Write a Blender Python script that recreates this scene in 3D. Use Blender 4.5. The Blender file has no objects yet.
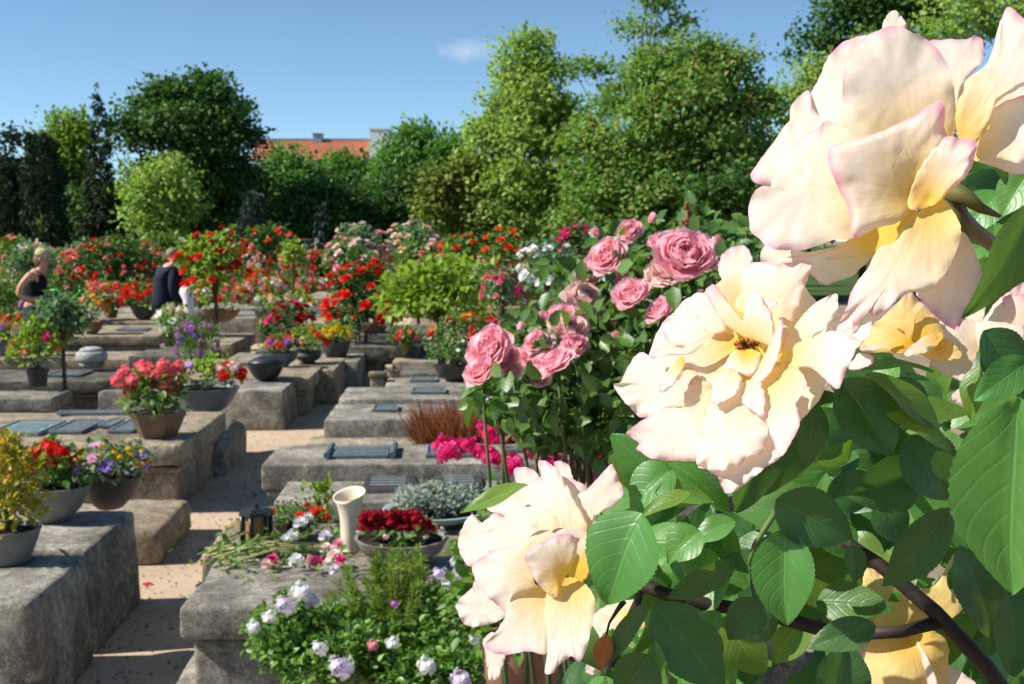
SKY_STR = 0.095; SUN_STR = 5.0; EXPO = 0.74
import bpy, math, random
import numpy as np
from mathutils import Vector, Matrix, noise

# ---------------------------------------------------------------- scene, camera
scene = bpy.context.scene
COL = scene.collection
R = math.radians
F = 1200.0; CX, CY = 512.0, 342.0
TH = R(4.86); CAMZ = 1.75
FWD = Vector((0, math.cos(TH), -math.sin(TH)))
UPV = Vector((0, math.sin(TH), math.cos(TH)))
RGT = Vector((1, 0, 0))
CAMP = Vector((0, 0, CAMZ))
ROWROT = R(2.6)                      # the rows of graves run a little to the left of the view
EROW = Vector((math.cos(ROWROT), math.sin(ROWROT), 0))
SUNV = Vector((-0.73, -0.13, 0.67)).normalized()

cam = bpy.data.cameras.new('camera'); camo = bpy.data.objects.new('camera', cam); COL.objects.link(camo)
cam.sensor_width = 36; cam.lens = 36 * F / 1024
cam.clip_start = 0.02; cam.clip_end = 2000
camo.location = CAMP; camo.rotation_euler = (R(90) - TH, 0, 0)
scene.camera = camo
cam.dof.use_dof = True; cam.dof.focus_distance = 0.56; cam.dof.aperture_fstop = 38

def ray(px, py):
    return FWD + RGT * ((px - CX) / F) - UPV * ((py - CY) / F)
def at(px, py, d):                   # point seen at a pixel, d metres along the view axis
    return CAMP + ray(px, py) * d
def G(px, py, z=0.0):                # point seen at a pixel on the level plane z
    r = ray(px, py); t = (z - CAMZ) / r.z
    return CAMP + r * t
def depth_of(p): return (p - CAMP).dot(FWD)
def on_ground(px, d):                # ground point under image column px at ground distance d
    t = d
    dep = d * math.cos(TH) + CAMZ * math.sin(TH)
    return Vector(((px - CX) / F * dep, d, 0))
def z_at(py, d):                     # height seen at image row py at ground distance d
    r = ray(CX, py); return CAMZ + r.z / r.y * d

# ---------------------------------------------------------------- objects
def link(o, parent=None):
    COL.objects.link(o)
    if parent is not None: o.parent = parent
    return o
def tag(o, label=None, cat=None, group=None, kind=None):
    if label: o['label'] = label
    if cat: o['category'] = cat
    if group: o['group'] = group
    if kind: o['kind'] = kind
    return o
def empty(name, loc, label, cat, group=None, rz=0):
    o = bpy.data.objects.new(name, None); o.empty_display_size = 0.1
    o.location = loc; o.rotation_euler = (0, 0, rz); link(o)
    return tag(o, label, cat, group)
def mesh_np(name, V, Fc, mats, smooth=True, mi=None):
    me = bpy.data.meshes.new(name)
    V = np.asarray(V, dtype=np.float32)
    if isinstance(Fc, np.ndarray):
        n, k = Fc.shape
        me.vertices.add(len(V)); me.vertices.foreach_set('co', V.ravel())
        me.loops.add(n * k); me.loops.foreach_set('vertex_index', Fc.astype(np.int32).ravel())
        me.polygons.add(n)
        me.polygons.foreach_set('loop_start', np.arange(0, n * k, k, dtype=np.int32))
        me.polygons.foreach_set('loop_total', np.full(n, k, dtype=np.int32))
        me.update(calc_edges=True)
    else:
        me.from_pydata([tuple(map(float, v)) for v in V], [], Fc); me.update()
    if not isinstance(mats, (list, tuple)): mats = [mats]
    for m in mats: me.materials.append(m)
    if mi is not None: me.polygons.foreach_set('material_index', np.asarray(mi, dtype=np.int32))
    me.polygons.foreach_set('use_smooth', np.full(len(me.polygons), smooth))
    return me
def ob(name, me, parent=None, loc=None, rot=None, scale=None):
    o = bpy.data.objects.new(name, me); link(o, parent)
    if loc is not None: o.location = loc
    if rot is not None: o.rotation_euler = rot
    if scale is not None: o.scale = (scale,) * 3 if isinstance(scale, (int, float)) else scale
    return o

class MB:
    """gathers shapes of one part"""
    def __init__(s): s.v = []; s.f = []; s.mi = []
    def add(s, v, f, m=0):
        b = len(s.v); s.v += [tuple(x) for x in v]; s.f += [tuple(i + b for i in q) for q in f]; s.mi += [m] * len(f)
    def box(s, x0, x1, y0, y1, z0, z1, m=0):
        s.add([(x0,y0,z0),(x1,y0,z0),(x1,y1,z0),(x0,y1,z0),(x0,y0,z1),(x1,y0,z1),(x1,y1,z1),(x0,y1,z1)],
              [(0,3,2,1),(4,5,6,7),(0,1,5,4),(1,2,6,5),(2,3,7,6),(3,0,4,7)], m)
    def tube(s, pts, rad, n=8, m=0, cap=True):
        pts = [Vector(p) for p in pts]; k = len(pts)
        if not hasattr(rad, '__len__'): rad = [rad] * k
        base = len(s.v); ref = Vector((0.31, 0.77, 0.55)).normalized()
        for i, p in enumerate(pts):
            t = (pts[min(i + 1, k - 1)] - pts[max(i - 1, 0)]).normalized()
            a = t.cross(ref)
            if a.length < .05: a = t.cross(Vector((1, 0, 0)))
            a.normalize(); b = t.cross(a)
            for j in range(n):
                w = 2 * math.pi * j / n
                s.v.append(tuple(p + (a * math.cos(w) + b * math.sin(w)) * rad[i]))
        for i in range(k - 1):
            for j in range(n):
                q = base + i * n; s.f.append((q + j, q + (j + 1) % n, q + n + (j + 1) % n, q + n + j)); s.mi.append(m)
        if cap:
            s.f.append(tuple(base + j for j in range(n - 1, -1, -1))); s.mi.append(m)
            s.f.append(tuple(base + (k - 1) * n + j for j in range(n))); s.mi.append(m)
    def lathe(s, prof, n=24, m=0, sx=1, sy=1, c=(0, 0, 0)):
        base = len(s.v); k = len(prof)
        for r, z in prof:
            for j in range(n):
                w = 2 * math.pi * j / n
                s.v.append((c[0] + r * sx * math.cos(w), c[1] + r * sy * math.sin(w), c[2] + z))
        for i in range(k - 1):
            for j in range(n):
                q = base + i * n; s.f.append((q + j, q + (j + 1) % n, q + n + (j + 1) % n, q + n + j)); s.mi.append(m)
        if prof[0][0] > 1e-4: s.f.append(tuple(base + j for j in range(n - 1, -1, -1))); s.mi.append(m)
        if prof[-1][0] > 1e-4: s.f.append(tuple(base + (k - 1) * n + j for j in range(n))); s.mi.append(m)
    def build(s, name, mats, parent=None, smooth=True, loc=None, rot=None, autosmooth=None):
        me = mesh_np(name, s.v, s.f, mats, smooth, s.mi)
        if autosmooth is not None: sharp_by_angle(me, autosmooth)
        return ob(name, me, parent, loc, rot)
def sharp_by_angle(me, deg):
    import bmesh
    bm = bmesh.new(); bm.from_mesh(me); lim = R(deg)
    for e in bm.edges:
        if len(e.link_faces) == 2 and e.calc_face_angle(0) > lim: e.smooth = False
    bm.to_mesh(me); bm.free()

def rough_block(sx, sy, sz, bev=0.03, amp=0.012, seed=0, div=0.09, taper=0.0, wear=None, segs=3):
    """weathered stone block standing on z=0, centred in x, y; edges worn round"""
    nx = max(2, int(sx / div)); ny = max(2, int(sy / div)); nz = max(2, int(sz / div))
    V = {}; verts = []; faces = []
    def axis(n, L):                   # denser close to the edges
        a = [-L / 2, -L / 2 + bev * .35, -L / 2 + bev] + [-L / 2 + bev + (L - 2 * bev) * i / n for i in range(1, n)] + [L / 2 - bev, L / 2 - bev * .35, L / 2]
        return a
    ax, ay, az = axis(nx, sx), axis(ny, sy), axis(nz, sz)
    def vid(i, j, k):
        key = (i, j, k)
        if key in V: return V[key]
        p = Vector((ax[i], ay[j], az[k]))
        h = Vector((sx / 2 - bev, sy / 2 - bev, sz / 2 - bev))
        c = Vector((max(-h.x, min(h.x, p.x)), max(-h.y, min(h.y, p.y)), max(-h.z, min(h.z, p.z))))
        d = p - c
        if d.length > 1e-6:
            if sum(1 for t in d if abs(t) > 1e-6) > 1:
                m = max(abs(t) for t in d); p = c + d.normalized() * m if m > 0 else p
        t = (p.z / sz + .5)
        p.x *= 1 - taper * t; p.y *= 1 - taper * t
        q = p * 3.1 + Vector((seed * 3.7, seed * 1.3, seed * .9))
        nv = noise.noise_vector(q) * amp * .55 + noise.noise_vector(q * 5.3) * amp * .5
        edge = d.length / bev if bev else 0
        chip = max(0.0, noise.noise(q * 1.7 + Vector((9, 2, 5))) - .22) * bev * 1.2 * edge
        p = p + nv - (d.normalized() * chip if d.length > 1e-6 else Vector((0, 0, 0)))
        verts.append((p.x, p.y, p.z + sz / 2)); V[key] = len(verts) - 1
        return V[key]
    X, Y, Z = len(ax) - 1, len(ay) - 1, len(az) - 1
    for i in range(X):
        for j in range(Y):
            faces.append((vid(i,j,0), vid(i,j+1,0), vid(i+1,j+1,0), vid(i+1,j,0)))
            faces.append((vid(i,j,Z), vid(i+1,j,Z), vid(i+1,j+1,Z), vid(i,j+1,Z)))
    for i in range(X):
        for k in range(Z):
            faces.append((vid(i,0,k), vid(i+1,0,k), vid(i+1,0,k+1), vid(i,0,k+1)))
            faces.append((vid(i,Y,k), vid(i,Y,k+1), vid(i+1,Y,k+1), vid(i+1,Y,k)))
    for j in range(Y):
        for k in range(Z):
            faces.append((vid(0,j,k), vid(0,j,k+1), vid(0,j+1,k+1), vid(0,j+1,k)))
            faces.append((vid(X,j,k), vid(X,j+1,k), vid(X,j+1,k+1), vid(X,j,k+1)))
    return verts, faces

# ---------------------------------------------------------------- leaf and petal batches
def tmpl(kind):
    if kind == 'kite':
        return np.array([(0,0,0),(.45,.34,.08),(1,0,0),(.45,-.34,.08)]), np.array([(0,3,2,1)])
    if kind == 'leaf':                # u along, v across, w up: a folded pointed leaf
        v = [(0,0,0),(.5,0,-.02),(1,0,-.12), (.22,.27,.06),(.58,.30,.07),(.85,.13,-.03), (.22,-.27,.06),(.58,-.30,.07),(.85,-.13,-.03)]
        f = [(0,1,4,3),(1,2,5,4),(0,6,7,1),(1,7,8,2)]
        return np.array(v), np.array(f)
    if kind == 'needle':
        return np.array([(0,-.05,0),(.6,-.06,.02),(1,0,0),(.6,.06,.02)]), np.array([(0,1,2,3)])
    if kind == 'blade':
        return np.array([(0,-.012,0),(.6,-.010,.01),(1,0,-.08),(.6,.010,.01)]), np.array([(0,1,2,3)])
    if kind == 'petal':               # rounded cupped petal
        v = [(0,-.07,0),(0,.07,0),(.35,-.38,.06),(.35,0,-.02),(.35,.38,.06),(.75,-.46,.12),(.75,0,.0),(.75,.46,.12),(1,-.24,.06),(1.04,0,0),(1,.24,.06)]
        f = [(0,1,3,2),(1,4,3,3),(2,3,6,5),(3,4,7,6),(5,6,9,8),(6,7,10,9)]
        f[1] = (1,4,3,3)
        v.append((.17,0,-.01))
        f = [(0,11,3,2),(11,1,4,3),(2,3,6,5),(3,4,7,6),(5,6,9,8),(6,7,10,9)]
        return np.array(v), np.array(f)
    if kind == 'floret':              # small flat flower of four broad petals
        v = [(0,0,-.1)]; f = []
        for k in range(5):
            a = k * 2 * math.pi / 5
            for da, r, w in ((-.5, .75, .05), (0, 1.0, .12), (.5, .75, .05)):
                v.append((r * math.cos(a + da), r * math.sin(a + da), w))
            b = 1 + 3 * k; f.append((0, b, b + 1, b + 2))
        return np.array(v, dtype=float), np.array(f)
def batch(kind, P, T, N, S):
    """copies of a template: P points, T directions, N normals, S sizes"""
    v, f = tmpl(kind)
    P = np.asarray(P, float); T = np.asarray(T, float); N = np.asarray(N, float)
    S = np.broadcast_to(np.asarray(S, float), (len(P),))
    T = T / np.maximum(np.linalg.norm(T, axis=1, keepdims=True), 1e-9)
    B = np.cross(N, T); B /= np.maximum(np.linalg.norm(B, axis=1, keepdims=True), 1e-9)
    N2 = np.cross(T, B)
    L = (v[None, :, 0, None] * T[:, None] + v[None, :, 1, None] * B[:, None] + v[None, :, 2, None] * N2[:, None]) * S[:, None, None]
    V = (P[:, None] + L).reshape(-1, 3)
    Fc = (f[None] + (np.arange(len(P)) * len(v))[:, None, None]).reshape(-1, f.shape[1])
    return V, Fc
def unit(rng, n):
    a = rng.normal(size=(n, 3)); return a / np.linalg.norm(a, axis=1, keepdims=True)
def join(*parts):
    V = []; Fs = []; b = 0
    for v, f in parts: V.append(v); Fs.append(f + b); b += len(v)
    return np.concatenate(V), np.concatenate(Fs)

# ---------------------------------------------------------------- materials
MATS = {}
def new_mat(name):
    m = bpy.data.materials.new(name); m.use_nodes = True; nt = m.node_tree; nt.nodes.clear()
    out = nt.nodes.new('ShaderNodeOutputMaterial'); return m, nt, nt.nodes, nt.links, out
def ramp(N, L, fac, stops):
    r = N.new('ShaderNodeValToRGB'); e = r.color_ramp.elements
    while len(e) < len(stops): e.new(.5)
    for i, (p, c) in enumerate(stops): e[i].position = p; e[i].color = (*c, 1)
    L.new(fac, r.inputs[0]); return r.outputs[0]
def nz(N, L, scale, detail=4, rough=.6, vec=None, dist=0):
    n = N.new('ShaderNodeTexNoise'); n.inputs['Scale'].default_value = scale; n.inputs['Detail'].default_value = detail
    n.inputs['Roughness'].default_value = rough; n.inputs['Distortion'].default_value = dist
    if vec is not None: L.new(vec, n.inputs['Vector'])
    return n.outputs['Fac']
def mixc(N, L, fac, a, b, mode='MIX'):
    m = N.new('ShaderNodeMix'); m.data_type = 'RGBA'; m.blend_type = mode
    for sock, x in ((m.inputs[0], fac), (m.inputs[6], a), (m.inputs[7], b)):
        if hasattr(x, 'is_output') or isinstance(x, bpy.types.NodeSocket): L.new(x, sock)
        elif isinstance(x, (int, float)): sock.default_value = x
        else: sock.default_value = (*x, 1)
    return m.outputs[2]
def mth(N, L, op, a, b=None, c=None, clamp=False):
    m = N.new('ShaderNodeMath'); m.operation = op; m.use_clamp = clamp
    for i, x in enumerate((a, b, c)):
        if x is None: continue
        if isinstance(x, bpy.types.NodeSocket): L.new(x, m.inputs[i])
        else: m.inputs[i].default_value = x
    return m.outputs[0]
def bump(N, L, h, strength=.3, dist=.01, normal=None):
    b = N.new('ShaderNodeBump'); b.inputs['Strength'].default_value = strength; b.inputs['Distance'].default_value = dist
    L.new(h, b.inputs['Height'])
    if normal is not None: L.new(normal, b.inputs['Normal'])
    return b.outputs[0]
def princ(N, L, color, rough=.6, spec=.3, normal=None, metal=0):
    p = N.new('ShaderNodeBsdfPrincipled')
    if isinstance(color, bpy.types.NodeSocket): L.new(color, p.inputs['Base Color'])
    else: p.inputs['Base Color'].default_value = (*color, 1)
    if isinstance(rough, bpy.types.NodeSocket): L.new(rough, p.inputs['Roughness'])
    else: p.inputs['Roughness'].default_value = rough
    p.inputs['Specular IOR Level'].default_value = spec; p.inputs['Metallic'].default_value = metal
    if normal is not None: L.new(normal, p.inputs['Normal'])
    return p
def thin(N, L, out, p, tcol, trans):
    """thin leaf or petal: part of the light goes through"""
    t = N.new('ShaderNodeBsdfTranslucent')
    if isinstance(tcol, bpy.types.NodeSocket): L.new(tcol, t.inputs[0])
    else: t.inputs[0].default_value = (*tcol, 1)
    m = N.new('ShaderNodeMixShader'); m.inputs[0].default_value = trans
    L.new(p.outputs[0], m.inputs[1]); L.new(t.outputs[0], m.inputs[2]); L.new(m.outputs[0], out.inputs[0])
def leafmat(name, *cols, trans=.3, rough=.5, spec=.35, tmul=1.6):
    if name in MATS: return MATS[name]
    m, nt, N, L, out = new_mat(name)
    g = N.new('ShaderNodeNewGeometry'); o = N.new('ShaderNodeObjectInfo')
    cols = [tuple(min(.7, x * 1.12) for x in q) for q in cols]
    k = len(cols); c = ramp(N, L, g.outputs['Random Per Island'], [(i / max(1, k - 1), cc) for i, cc in enumerate(cols)])
    tc = N.new('ShaderNodeTexCoord')
    c = mixc(N, L, mth(N, L, 'MULTIPLY', nz(N, L, 2.5, 3, .6, tc.outputs['Object']), .5), c, tuple(x * .55 for x in cols[0]))
    t = mixc(N, L, 1.0, c, (tmul, tmul * 1.05, tmul * .5), 'MULTIPLY')
    thin(N, L, out, princ(N, L, c, rough, spec), t, trans)
    MATS[name] = m; return m
def bloommat(name, c1, c2, trans=.3):
    if name in MATS: return MATS[name]
    m, nt, N, L, out = new_mat(name)
    g = N.new('ShaderNodeNewGeometry')
    c = ramp(N, L, g.outputs['Random Per Island'], [(0, c1), (1, c2)])
    thin(N, L, out, princ(N, L, c, .6, .15), c, trans)
    MATS[name] = m; return m
def stonemat(name, dark, mid, light, lichen=None, scale=1.0, soot=.5):
    if name in MATS: return MATS[name]
    m, nt, N, L, out = new_mat(name)
    tc = N.new('ShaderNodeTexCoord'); oi = N.new('ShaderNodeObjectInfo')
    mp = N.new('ShaderNodeVectorMath'); mp.operation = 'ADD'; L.new(tc.outputs['Object'], mp.inputs[0])
    sc = N.new('ShaderNodeVectorMath'); sc.operation = 'SCALE'; sc.inputs[0].default_value = (37, 91, 53); L.new(oi.outputs['Random'], sc.inputs['Scale'])
    L.new(sc.outputs[0], mp.inputs[1]); v = mp.outputs[0]
    a = nz(N, L, 3.2 * scale, 8, .65, v, .4); b = nz(N, L, 30 * scale, 5, .7, v); d = nz(N, L, 140 * scale, 3, .7, v)
    dark, mid, light = (tuple(x * .82 for x in q) for q in (dark, mid, light))
    c = ramp(N, L, a, [(.34, dark), (.5, mid), (.62, light)])
    c = mixc(N, L, ramp(N, L, b, [(.44, (0,0,0)), (.62, (.8,.8,.8))]), c, tuple(x * .38 for x in mid))
    c = mixc(N, L, ramp(N, L, d, [(.5, (0,0,0)), (.66, (.65,.65,.65))]), c, light)
    if lichen:
        e = nz(N, L, 7 * scale, 6, .7, v, 1.0)
        c = mixc(N, L, ramp(N, L, e, [(.54, (0,0,0)), (.62, (.8,.8,.8))]), c, lichen)
    # dark lichen and soot in patches of their own
    sd = ramp(N, L, nz(N, L, 5.5 * scale, 7, .72, v, .8), [(.5, (0, 0, 0)), (.66, (soot,) * 3)])
    c = mixc(N, L, sd, c, (.06, .055, .048))
    h = mth(N, L, 'ADD', mth(N, L, 'MULTIPLY', b, .7), mth(N, L, 'MULTIPLY', d, .5))
    p = princ(N, L, c, .9, .15, bump(N, L, h, .75, .016)); L.new(p.outputs[0], out.inputs[0])
    MATS[name] = m; return m
def plain(name, c, rough=.6, spec=.3, var=.3, scale=12, metal=0, bmp=.15):
    if name in MATS: return MATS[name]
    m, nt, N, L, out = new_mat(name)
    tc = N.new('ShaderNodeTexCoord'); a = nz(N, L, scale, 6, .65, tc.outputs['Object'])
    cc = ramp(N, L, a, [(.3, tuple(x * (1 - var) for x in c)), (.7, tuple(min(1, x * (1 + var * .6)) for x in c))])
    b = nz(N, L, scale * 6, 4, .6, tc.outputs['Object'])
    p = princ(N, L, cc, rough, spec, bump(N, L, b, bmp, .004), metal); L.new(p.outputs[0], out.inputs[0])
    MATS[name] = m; return m
# ================================================================ light and sky
world = bpy.data.worlds.new('World'); scene.world = world; world.use_nodes = True
wn = world.node_tree; bg = wn.nodes['Background']
sky = wn.nodes.new('ShaderNodeTexSky'); sky.sky_type = 'NISHITA'; sky.sun_disc = False
elev = math.asin(SUNV.z); sky.sun_elevation = elev
sky.sun_rotation = math.atan2(SUNV.x, SUNV.y)
sky.air_density = .75; sky.dust_density = .05; sky.ozone_density = 3.0; sky.altitude = 1500
bg.inputs['Strength'].default_value = SKY_STR
# one thin wisp of cloud high over the trees, fixed in the sky
tcw = wn.nodes.new('ShaderNodeTexCoord'); cdir = ray(468, 49).normalized()
dt = wn.nodes.new('ShaderNodeVectorMath'); dt.operation = 'SUBTRACT'; wn.links.new(tcw.outputs['Generated'], dt.inputs[0]); dt.inputs[1].default_value = cdir
mpw = wn.nodes.new('ShaderNodeMapping'); mpw.inputs['Scale'].default_value = (36, 36, 110); wn.links.new(dt.outputs[0], mpw.inputs['Vector'])
ln = wn.nodes.new('ShaderNodeVectorMath'); ln.operation = 'LENGTH'; wn.links.new(mpw.outputs[0], ln.inputs[0])
cn = nz(wn.nodes, wn.links, 55, 5, .6, dt.outputs[0])
cl = mth(wn.nodes, wn.links, 'SUBTRACT', cn, mth(wn.nodes, wn.links, 'MULTIPLY', ln.outputs['Value'], .45))
cf = mth(wn.nodes, wn.links, 'MULTIPLY', cl, .42, clamp=True)
skc = mixc(wn.nodes, wn.links, cf, sky.outputs[0], (9.5, 8.3, 8.6))
skc = mixc(wn.nodes, wn.links, 1.0, skc, (.95, 1.02, .96), 'MULTIPLY'); wn.links.new(skc, bg.inputs['Color'])
sun = bpy.data.lights.new('sun', 'SUN'); sun.energy = SUN_STR; sun.angle = R(.53); sun.color = (1, .945, .86)
suno = bpy.data.objects.new('sun', sun); COL.objects.link(suno); suno.rotation_euler = (-SUNV).to_track_quat('-Z', 'Y').to_euler()
suno.location = SUNV * 50
vs = scene.view_settings; vs.view_transform = 'Standard'; vs.look = 'None'; vs.exposure = EXPO; vs.gamma = 1; vs.use_curve_mapping = False
scene.cycles.use_denoising = True; scene.cycles.max_bounces = 7; scene.cycles.transmission_bounces = 6
scene.cycles.diffuse_bounces = 4; scene.cycles.transparent_max_bounces = 4
scene.cycles.sample_clamp_indirect = 6
# ================================================================ ground
def sheet(name, pts, z, mat, kind='structure'):
    me = mesh_np(name, [(x, y, z) for x, y in pts], [tuple(range(len(pts)))], mat, False)
    return tag(ob(name, me), kind=kind)
def sandmat(name, a, b, c):
    m, nt, N, L, out = new_mat(name)
    tc = N.new('ShaderNodeTexCoord'); v = tc.outputs['Object']
    n1 = nz(N, L, 1.3, 5, .6, v); n2 = nz(N, L, 60, 4, .7, v); n3 = nz(N, L, 300, 2, .6, v)
    col = ramp(N, L, n1, [(.35, a), (.65, b)])
    col = mixc(N, L, ramp(N, L, n2, [(.55, (0,0,0)), (.75, (.6,.6,.6))]), col, c)
    vo = N.new('ShaderNodeTexVoronoi'); vo.inputs['Scale'].default_value = 45; L.new(v, vo.inputs['Vector'])
    col = mixc(N, L, ramp(N, L, vo.outputs['Distance'], [(.06, (.7,.7,.7)), (.14, (0,0,0))]), col, (.16,.13,.1))
    h = mth(N, L, 'ADD', n2, mth(N, L, 'MULTIPLY', n3, .6))
    p = princ(N, L, col, .95, .1, bump(N, L, h, .5, .01)); L.new(p.outputs[0], out.inputs[0]); return m
M_sand = sandmat('sandy_path', (.42,.32,.22), (.52,.41,.29), (.33,.25,.175))
M_soil = sandmat('cemetery_soil', (.20,.15,.105), (.30,.23,.16), (.13,.10,.07))
sheet('ground', [(-900, -40), (900, -40), (900, 1500), (-900, 1500)], 0, M_soil)
def rowpt(s, y0):                     # point s metres along the row axis at y0
    return (y0 * -math.tan(ROWROT) + s, y0)
sheet('sandy_path', [rowpt(-3.4, -2), rowpt(-1.0, -2), rowpt(-1.0, 30), rowpt(-3.4, 30)], .004, M_sand)
rng = np.random.default_rng(8); n = 2600
y0 = 3.4 + 20 * rng.random(n) ** 2; s0 = rng.uniform(-2.5, -1.15, n); P = np.stack([-y0 * math.tan(ROWROT) + s0, y0, np.full(n, .006)], 1)
V = []; Fs = []
for q in P:
    r = rng.uniform(.003, .011); b = len(V); k = 6; a0 = rng.uniform(0, 6.28)
    for i in range(k): V.append((q[0] + r * math.cos(a0 + i) * rng.uniform(.7, 1.2), q[1] + r * math.sin(a0 + i) * rng.uniform(.7, 1.2), q[2] - .003))
    V.append((q[0], q[1], q[2] + r * .7)); Fs += [(b + i, b + (i + 1) % k, b + k) for i in range(k)]
M_peb = stonemat('pebble', (.20,.16,.12), (.38,.31,.25), (.55,.48,.40), None, 20, .3)
tag(ob('gravel', mesh_np('gravel', V, Fs, M_peb)), 'loose small gravel on the sandy path', None, None, 'stuff')
n = 900; y0 = 3.4 + 12 * rng.random(n) ** 1.6; side = rng.random(n) < .5; s0 = np.where(side, rng.normal(-2.02, .07, n), rng.normal(-1.36, .07, n)); cl = np.floor(y0 * 3) ; keep = np.sin(cl * 12.9) > -.1
P = np.stack([-y0 * math.tan(ROWROT) + s0, y0, np.full(n, .004)], 1)[keep]
V, Fc = batch('kite', P, unit(rng, len(P)) + np.array([0, 0, .8]), unit(rng, len(P)), rng.uniform(.012, .045, len(P)))
tag(ob('weeds', mesh_np('weeds', V, Fc, leafmat('weed_leaf', (.06,.10,.02), (.11,.16,.03), (.20,.17,.06)))), 'small weeds and dry leaves along the foot of the tombs', None, None, 'stuff')
n = 700; y0 = 3.4 + 10 * rng.random(n) ** 1.5; P = np.stack([-y0 * math.tan(ROWROT) + rng.uniform(-2.4, -1.2, n), y0, np.full(n, .010)], 1)
V, Fc = batch('kite', P, unit(rng, n) * np.array([1, 1, .15]), np.tile([0, 0, 1.], (n, 1)) + unit(rng, n) * .3, rng.uniform(.008, .026, n))
tag(ob('leaf_litter', mesh_np('leaf_litter', V, Fc, leafmat('dry_leaf', (.12,.07,.03), (.22,.13,.05), (.30,.20,.09), trans=.1))), 'dry leaf litter scattered over the sandy path', None, None, 'stuff')
M_lawn, nt, N, L, out = new_mat('lawn')
tc = N.new('ShaderNodeTexCoord'); L.new(princ(N, L, ramp(N, L, nz(N, L, .6, 6, .7, tc.outputs['Object']), [(.35, (.03,.06,.015)), (.65, (.07,.11,.03))]), .9, .1).outputs[0], out.inputs[0])
sheet('lawn', [(-300, 34), (300, 34), (300, 400), (-300, 400)], .004, M_lawn)

# ================================================================ trees
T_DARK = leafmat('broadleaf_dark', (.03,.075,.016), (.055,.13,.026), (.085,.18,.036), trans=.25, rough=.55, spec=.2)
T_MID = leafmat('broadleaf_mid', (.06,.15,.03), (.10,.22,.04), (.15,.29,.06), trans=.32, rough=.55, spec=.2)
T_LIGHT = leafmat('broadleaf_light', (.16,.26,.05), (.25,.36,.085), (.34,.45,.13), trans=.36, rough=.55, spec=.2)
T_LIME = leafmat('broadleaf_lime', (.10,.18,.02), (.16,.26,.035), (.22,.32,.05), trans=.35, rough=.55, spec=.2)
T_CHEST = leafmat('broadleaf_chestnut', (.085,.19,.035), (.125,.255,.05), (.17,.31,.07), (.20,.33,.075), (.32,.20,.07), trans=.35, rough=.55, spec=.2)
T_CON = leafmat('conifer_dark', (.016,.034,.018), (.03,.055,.028), (.048,.075,.038), trans=.1, rough=.6, spec=.15)
T_BLUE = leafmat('conifer_blue', (.03,.055,.045), (.055,.085,.065), trans=.1, rough=.6, spec=.15)
T_YEW = leafmat('yew_gold', (.09,.12,.018), (.14,.17,.028), (.20,.21,.04), trans=.15, rough=.6, spec=.15)
BARK = plain('bark', (.10,.075,.055), .9, .1, .4, 6)
def limbs(H, r, tops, seed):
    rng = random.Random(seed); m = MB()
    m.tube([(0, 0, -.05), (.02 * H * rng.uniform(-1, 1), 0, H * .25), (0, .01 * H, H * .55), (0, 0, H * .85)], [r, r * .75, r * .5, r * .12], 9)
    for t in tops:
        s = Vector((0, 0, H * rng.uniform(.15, .4))); t = Vector(t)
        mid = s.lerp(t, .5) + Vector((0, 0, -.04 * H)); m.tube([s, mid, t], [r * .4, r * .25, r * .06], 6)
    return m
def crown_points(rng, lobes, n, leaf, spray=44, sprad=.42, upper=.45):
    """leaf clumps over the shells of the lobes; lobes = (x, y, z, rx, rz)"""
    w = np.array([l[3] * l[4] for l in lobes]); w = w / w.sum()
    ns = max(8, n // spray); which = rng.choice(len(lobes), ns, p=w); Lb = np.array(lobes)
    d = unit(rng, ns); d[:, 2] = np.where(d[:, 2] < -.35, -d[:, 2], d[:, 2])
    rad = np.where(rng.random(ns) < .6, rng.uniform(.80, 1.14, ns), rng.uniform(.3, .7, ns))
    C = Lb[which, :3] + d * np.stack([Lb[which, 3], Lb[which, 3], Lb[which, 4]], 1) * rad[:, None]
    size = rng.uniform(.6, 1.6, ns) * sprad * 1.5
    P = np.repeat(C, spray, 0) + np.clip(rng.normal(size=(ns * spray, 3)), -1.5, 1.5) * np.repeat(size, spray)[:, None] * np.array([.62, .62, .34])
    Dn = np.repeat(d, spray, 0)
    T = Dn * .7 + unit(rng, len(P)) * .9 + np.array([0, 0, -.25]); Nn = unit(rng, len(P)) * .6 + np.array([0, 0, .55]) + Dn * 1.0
    return batch('kite', P, T, Nn, rng.uniform(.7, 1.35, len(P)) * leaf)
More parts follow.
